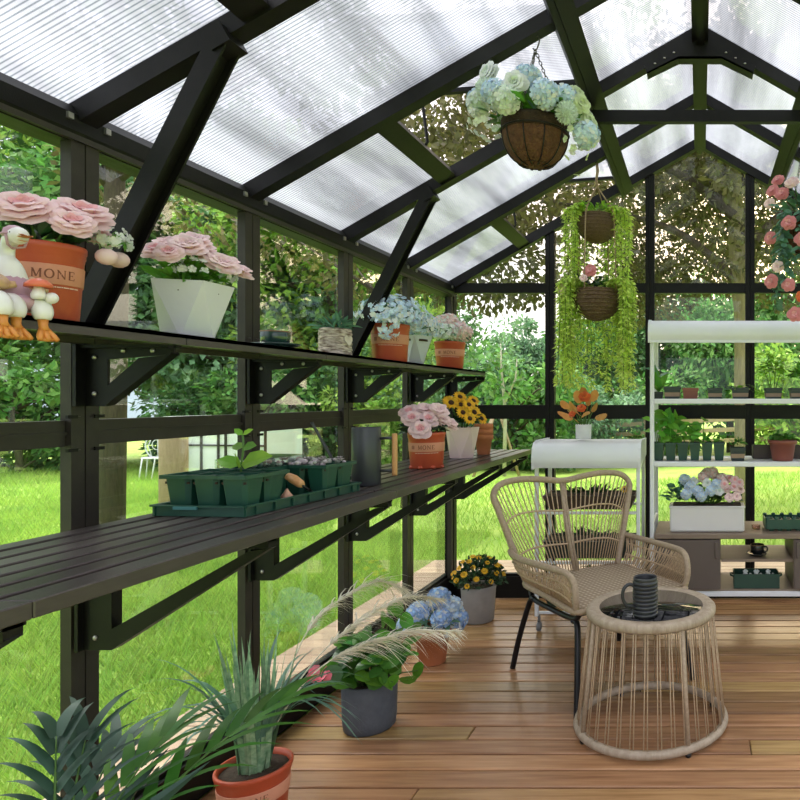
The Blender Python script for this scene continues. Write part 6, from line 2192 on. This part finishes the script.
for (c, d) in (((0, .05, .035), (.27, .006, .07)), ((0, -.05, .035), (.27, .006, .07)), ((-.132, 0, .035), (.006, .1, .07)), ((.132, 0, .035), (.006, .1, .07)), ((0, 0, .003), (.27, .1, .006))):
    m.box(c, d)
o = m.build('storage_box', [mat('dark_brown_box', (.06, .042, .032), .6)], None, (xb, 3.72, S2))
tag(o, 'low dark brown box behind the red brown pot on the middle white shelf', 'box')
t = thing('clay_plant_pot', 'red brown rimmed pot with leafy plant on the middle white shelf', 'potted plant', ((782.5 - U0) * 3.57 / F_PX, 3.57, S2), 0, G2)
m = MB(); m.lathe(shell(.056, .073, .11, .005, lipr=.006, liph=.022), 28); m.build('pot', [mat('red_brown_plastic', (.23, .065, .045), .5, 0, (.2, .055, .04), 8)], t)
soil_disc(t, .068, .098)
leaf_burst(t, rng, (0, 0, .118), (.08, .07, .03), 75, .042, .03, M_LEAF, .2)
# worktop
WZ = WTZ + .0
xw = (707 - U0) * 3.56 / F_PX
t = thing('flower_trough', 'white rectangular trough of blue, white and blush silk flowers on the taupe worktop', 'planter', (xw, 3.565, WZ))
m = MB()
m.rbox((0, 0, .068), (.392, .13, .134), .008)
m.rbox((0, 0, .132), (.400, .138, .010), .003)
m.build('trough', [mat('white_trough', (.70, .68, .67), .5, 0, (.66, .64, .63), 6)], t)
m = MB(); m.box((0, 0, .139), (.36, .11, .006)); m.build('soil', [M_SOIL], t)
leaf_burst(t, rng, (-.10, 0, .17), (.13, .08, .12), 120, .05, .034, M_BLUEGREEN, .4)
leaf_burst(t, rng, (.08, 0, .17), (.12, .07, .05), 60, .05, .03, M_LEAFD, .3, name='dark_foliage')
fl_ = [(-.09, -.04, .24, 'i'), (-.05, -.05, .215, 'i'), (.0, -.05, .255, 'w'), (.05, -.05, .25, 'i'), (-.02, -.02, .285, 'm'), (.03, .0, .305, 'm'), (.08, -.02, .275, 'm'), (.10, -.04, .225, 'b'), (.14, -.05, .235, 'b'), (.17, -.03, .255, 'b'), (.155, -.05, .185, 'b'), (.115, -.06, .18, 'b'), (.175, .0, .215, 'b'), (.06, .03, .27, 'm'), (-.12, .0, .27, 'i'), (.12, .03, .27, 'b'), (-.11, -.06, .20, 'i'), (-.07, -.02, .26, 'w'), (.02, -.06, .22, 'i'), (.065, -.06, .215, 'w'), (-.03, -.06, .19, 'i'), (.145, -.03, .27, 'b'), (.0, .02, .30, 'm'), (.09, -.06, .25, 'b')]
for x, y, z, k in fl_:
    e_ = face_rot((x * .6, -1.0, .5))
    inst({'i': HYD['ice'], 'w': ROSEW, 'm': HYD['mauve'], 'b': ROSEM if z > .22 else ROSE2}[k], 'blossom', t, (x, y, z), e_, .026)
stems(t, [p_[:3] for p_ in fl_], .14)
xg = (797 - U0) * 3.58 / F_PX
t = thing('seed_tray', 'flat dark green cell tray on the taupe worktop at the picture edge', 'tray', (xg, 3.60, WZ))
m = MB()
for i in range(7):
    for j in range(3):
        m.lathe([(0, 0), (.016, 0), (.022, .05), (.024, .055), (.019, .055), (.015, .03)], 4, ((i - 3) * .047, (j - 1) * .047, .0), rot0=PI / 4, smooth=False)
m.build('cells', [M_DKGREENP], t)
m = MB()
for sy in (-1, 1):
    m.box((0, sy * .075, .038), (.345, .006, .05)); m.box((sy * .172, 0, .038), (.006, .156, .05))
    for i in range(8):
        m.ball(((i - 3.5) * .047, sy * .071, .066), (.012, .006, .010), 0, 8, 5)
m.build('rim', [M_DKGREENP], t)
m = MB(); m.lathe([(0, 0), (.022, 0), (.024, .02), (.0225, .02), (.021, .004), (0, .003)], 20)
o = m.build('glass_dish', [glass_mat('pink_glass', (.95, .80, .76), 1.5, .05)], None, ((756 - U0) * 3.6 / F_PX, 3.60, WZ))
tag(o, 'tiny clear pink dish on the taupe worktop beside the white trough', 'dish')
# lower compartment
xc_ = (757.5 - U0) * 3.55 / F_PX
M_BLKG = mat('black_glaze', (.010, .012, .012), .25, 0, (.014, .016, .016), 6, coat=.4)
saucer(xc_, 3.56, .3795, .060, 'black saucer on the small shelf between the taupe cupboards', 'cup and saucer in the open compartment', M_BLKG)
cup(xc_, 3.56, .386, .037, .052, 'black cup on the small shelf between the taupe cupboards', 'cup and saucer in the open compartment', M_BLKG, R_(-20))
t = thing('garden_caddy', 'dark green open caddy with white tags at the bottom between the taupe cupboards', 'caddy', ((756 - U0) * 3.55 / F_PX, 3.56, .2215))
m = MB()
for (c, d) in (((0, .06, .037), (.235, .006, .074)), ((0, -.06, .037), (.235, .006, .074)), ((-.117, 0, .037), (.006, .12, .074)), ((.117, 0, .037), (.006, .12, .074)), ((0, 0, .004), (.235, .12, .008))):
    m.box(c, d)
for sx in (-1, 1):
    m.tube([(sx * .118, -.03, .055), (sx * .135, -.02, .06), (sx * .135, .02, .06), (sx * .118, .03, .055)], .005, 6)
m.build('box', [mat('bottle_green_box', (.012, .055, .035), .4)], t)
for k, x in enumerate((-.07, -.045, -.01, .01, .05, .075)):
    m = MB(); m.bar((x, -.02, .05), (x + .02 * (-1) ** k, -.03, .088), .004, .016)
    m.tube(catmull([(x, -.02, .03), (x + .012, -.025, .07), (x + .026, -.02, .05)], 4), .003, 5)
    m.build('tag', [M_WHITEP], t)

# ================================================================ small white cart behind the chair
KX0, KX1, KY0, KY1 = -.862, -.312, 3.47, 3.80
kx = (KX0 + KX1) / 2; kh = (KX1 - KX0) / 2; kd = KY1 - KY0
kt = thing('planter_cart', 'small white planter cart with curved hood behind the rattan armchair', 'planter stand', (kx, KY0, 0))
for sx in (-1, 1):
    for yy in (.012, kd - .012):
        m = MB(); m.rbox((sx * (kh - .010), yy, .08 + .41), (.020, .020, .82), .004); m.build('post', [M_WHITE], kt)
m = MB()
hood_shell(m, [(-.026, .858), (-.040, .895), (-.037, .938), (-.018, .970), (.012, .986), (.06, .990), (kd * .6, .990), (kd, .986)], .012, -kh, kh)
for sx in (-1, 1):
    m.prism([(-.036, .852), (-.043, .91), (-.03, .96), (.003, .988), (.06, .998), (kd, .994), (kd, .90), (.06, .862)], sx * kh - .006, sx * kh + .006, 'x')
m.build('hood', [M_WHITE], kt)
M_TRO = mat('dark_brown_trough', (.075, .048, .035), .55, 0, (.06, .038, .028), 10)
for z, mm in ((.10, M_WHITE), (.36, M_WHITE), (.62, M_WHITE)):
    m = MB(); m.rbox((0, .012, z), (2 * kh - .042, .014, .014), .002); m.rbox((0, kd - .012, z), (2 * kh - .042, .014, .014), .002)
    m.build('rail', [mm], kt)
for sx in (-1, 1):
    for yy in (.02, kd - .02):
        m = MB(); m.tube([(sx * (kh - .02), yy, .085), (sx * (kh - .02), yy, .05)], .008, 6)
        m.lathe([(0, -.01), (.022, -.01), (.024, 0), (.022, .01), (0, .01)], 14)
        vv = m.v[-1]; m.v[-1] = np.stack([vv[:, 2] + sx * (kh - .02), vv[:, 0] + yy, vv[:, 1] + .0250], 1)
        m.build('castor', [mat('grey_rubber', (.22, .22, .22), .6)], kt)
def trough(z, label, m_, hgt, pal, rad):
    t = thing('planter_trough', label, 'planter', (kx, KY0 + kd / 2, z), 0, 'planter troughs in the white cart')
    m = MB()
    w0, w1, d0, d1 = kh - .06, kh - .028, .09, .115
    V = [(-w0, -d0, 0), (w0, -d0, 0), (w0, d0, 0), (-w0, d0, 0), (-w1, -d1, hgt), (w1, -d1, hgt), (w1, d1, hgt), (-w1, d1, hgt),
         (-w1 + .012, -d1 + .012, hgt), (w1 - .012, -d1 + .012, hgt), (w1 - .012, d1 - .012, hgt), (-w1 + .012, d1 - .012, hgt)]
    m.add(V, [(3, 2, 1, 0), (0, 1, 5, 4), (1, 2, 6, 5), (2, 3, 7, 6), (3, 0, 4, 7), (4, 5, 9, 8), (5, 6, 10, 9), (6, 7, 11, 10), (7, 4, 8, 11)])
    m.build('trough', [m_], t)
    m = MB(); m.box((0, 0, hgt - .012), (2 * w1 - .025, 2 * d1 - .025, .006)); m.build('soil', [M_SOIL], t)
    if pal:
        leaf_burst(t, rng, (.0, 0, hgt + .01), rad, 120 if rad[2] > .1 else 55, .05, .02, pal, .6)
    return t
trough(.6275, 'topmost brown trough of the white cart with one small yellow bloom', M_TRO, .075, M_LEAFD, (.22, .08, .02))
inst(DAISY, 'yellow_bloom', bpy.data.objects['planter_trough'], (.185, -.07, .105), face_rot((.2, -1, .5)), .022)
trough(.3675, 'middle dark trough of the white cart seen through the chair back', M_BLACKPL, .095, M_LEAFD, (.23, .08, .035))
t = trough(.1075, 'lowest trough of the white cart with tall bushy greenery behind the chair', M_BLACKPL, .09, M_LEAF, (.23, .08, .14))
# orange flowers in a white pot on the hood
t = thing('flower_pot', 'small white cylinder pot of orange flowers and amber leaves on the white cart hood', 'potted flowers', ((583.5 - U0) * 3.60 / F_PX, 3.60, .9995))
m = MB(); m.lathe(shell(.041, .043, .078, .004), 28); m.build('pot', [mat('white_pot', (.74, .74, .76), .4)], t)
soil_disc(t, .039, .066)
am = [(-.07, -.03, .12), (-.10, .0, .175), (-.05, -.05, .17), (.02, -.05, .13), (.06, -.02, .16), (.05, .03, .21), (-.03, .03, .20), (.08, .02, .12), (-.02, -.06, .14), (.0, 0, .23), (-.06, .05, .15), (.03, -.03, .19)]
m = MB()
A = np.array(am)
m.leaves(T_ROUND, A * [.75, .75, 1] - [0, 0, .01], A - [0, 0, .10] + [0, -.03, 0], np.tile([0, -.7, .6], (len(A), 1)), rng.uniform(.06, .085, len(A)), rng.uniform(.04, .055, len(A)))
m.build('amber_leaves', [M_AMBER], t)
stems(t, am, .06)
m = MB(); m.leaves(T_ROUND, [(-.07, 0, .12)], [(-1, -.2, .35)], [(0, -.6, .8)], .075, .04); m.tube([(0, 0, .06), (-.04, 0, .1), (-.08, 0, .125)], .002, 5); m.build('outer_leaf', [M_AMBER], t)
for p_, s_ in (((.015, -.05, .225), .034), ((.0, -.06, .165), .026), ((-.05, -.05, .135), .020)):
    inst(ROSEO, 'orange_flower', t, p_, face_rot((p_[0] * 3, -.7, .6)), s_)
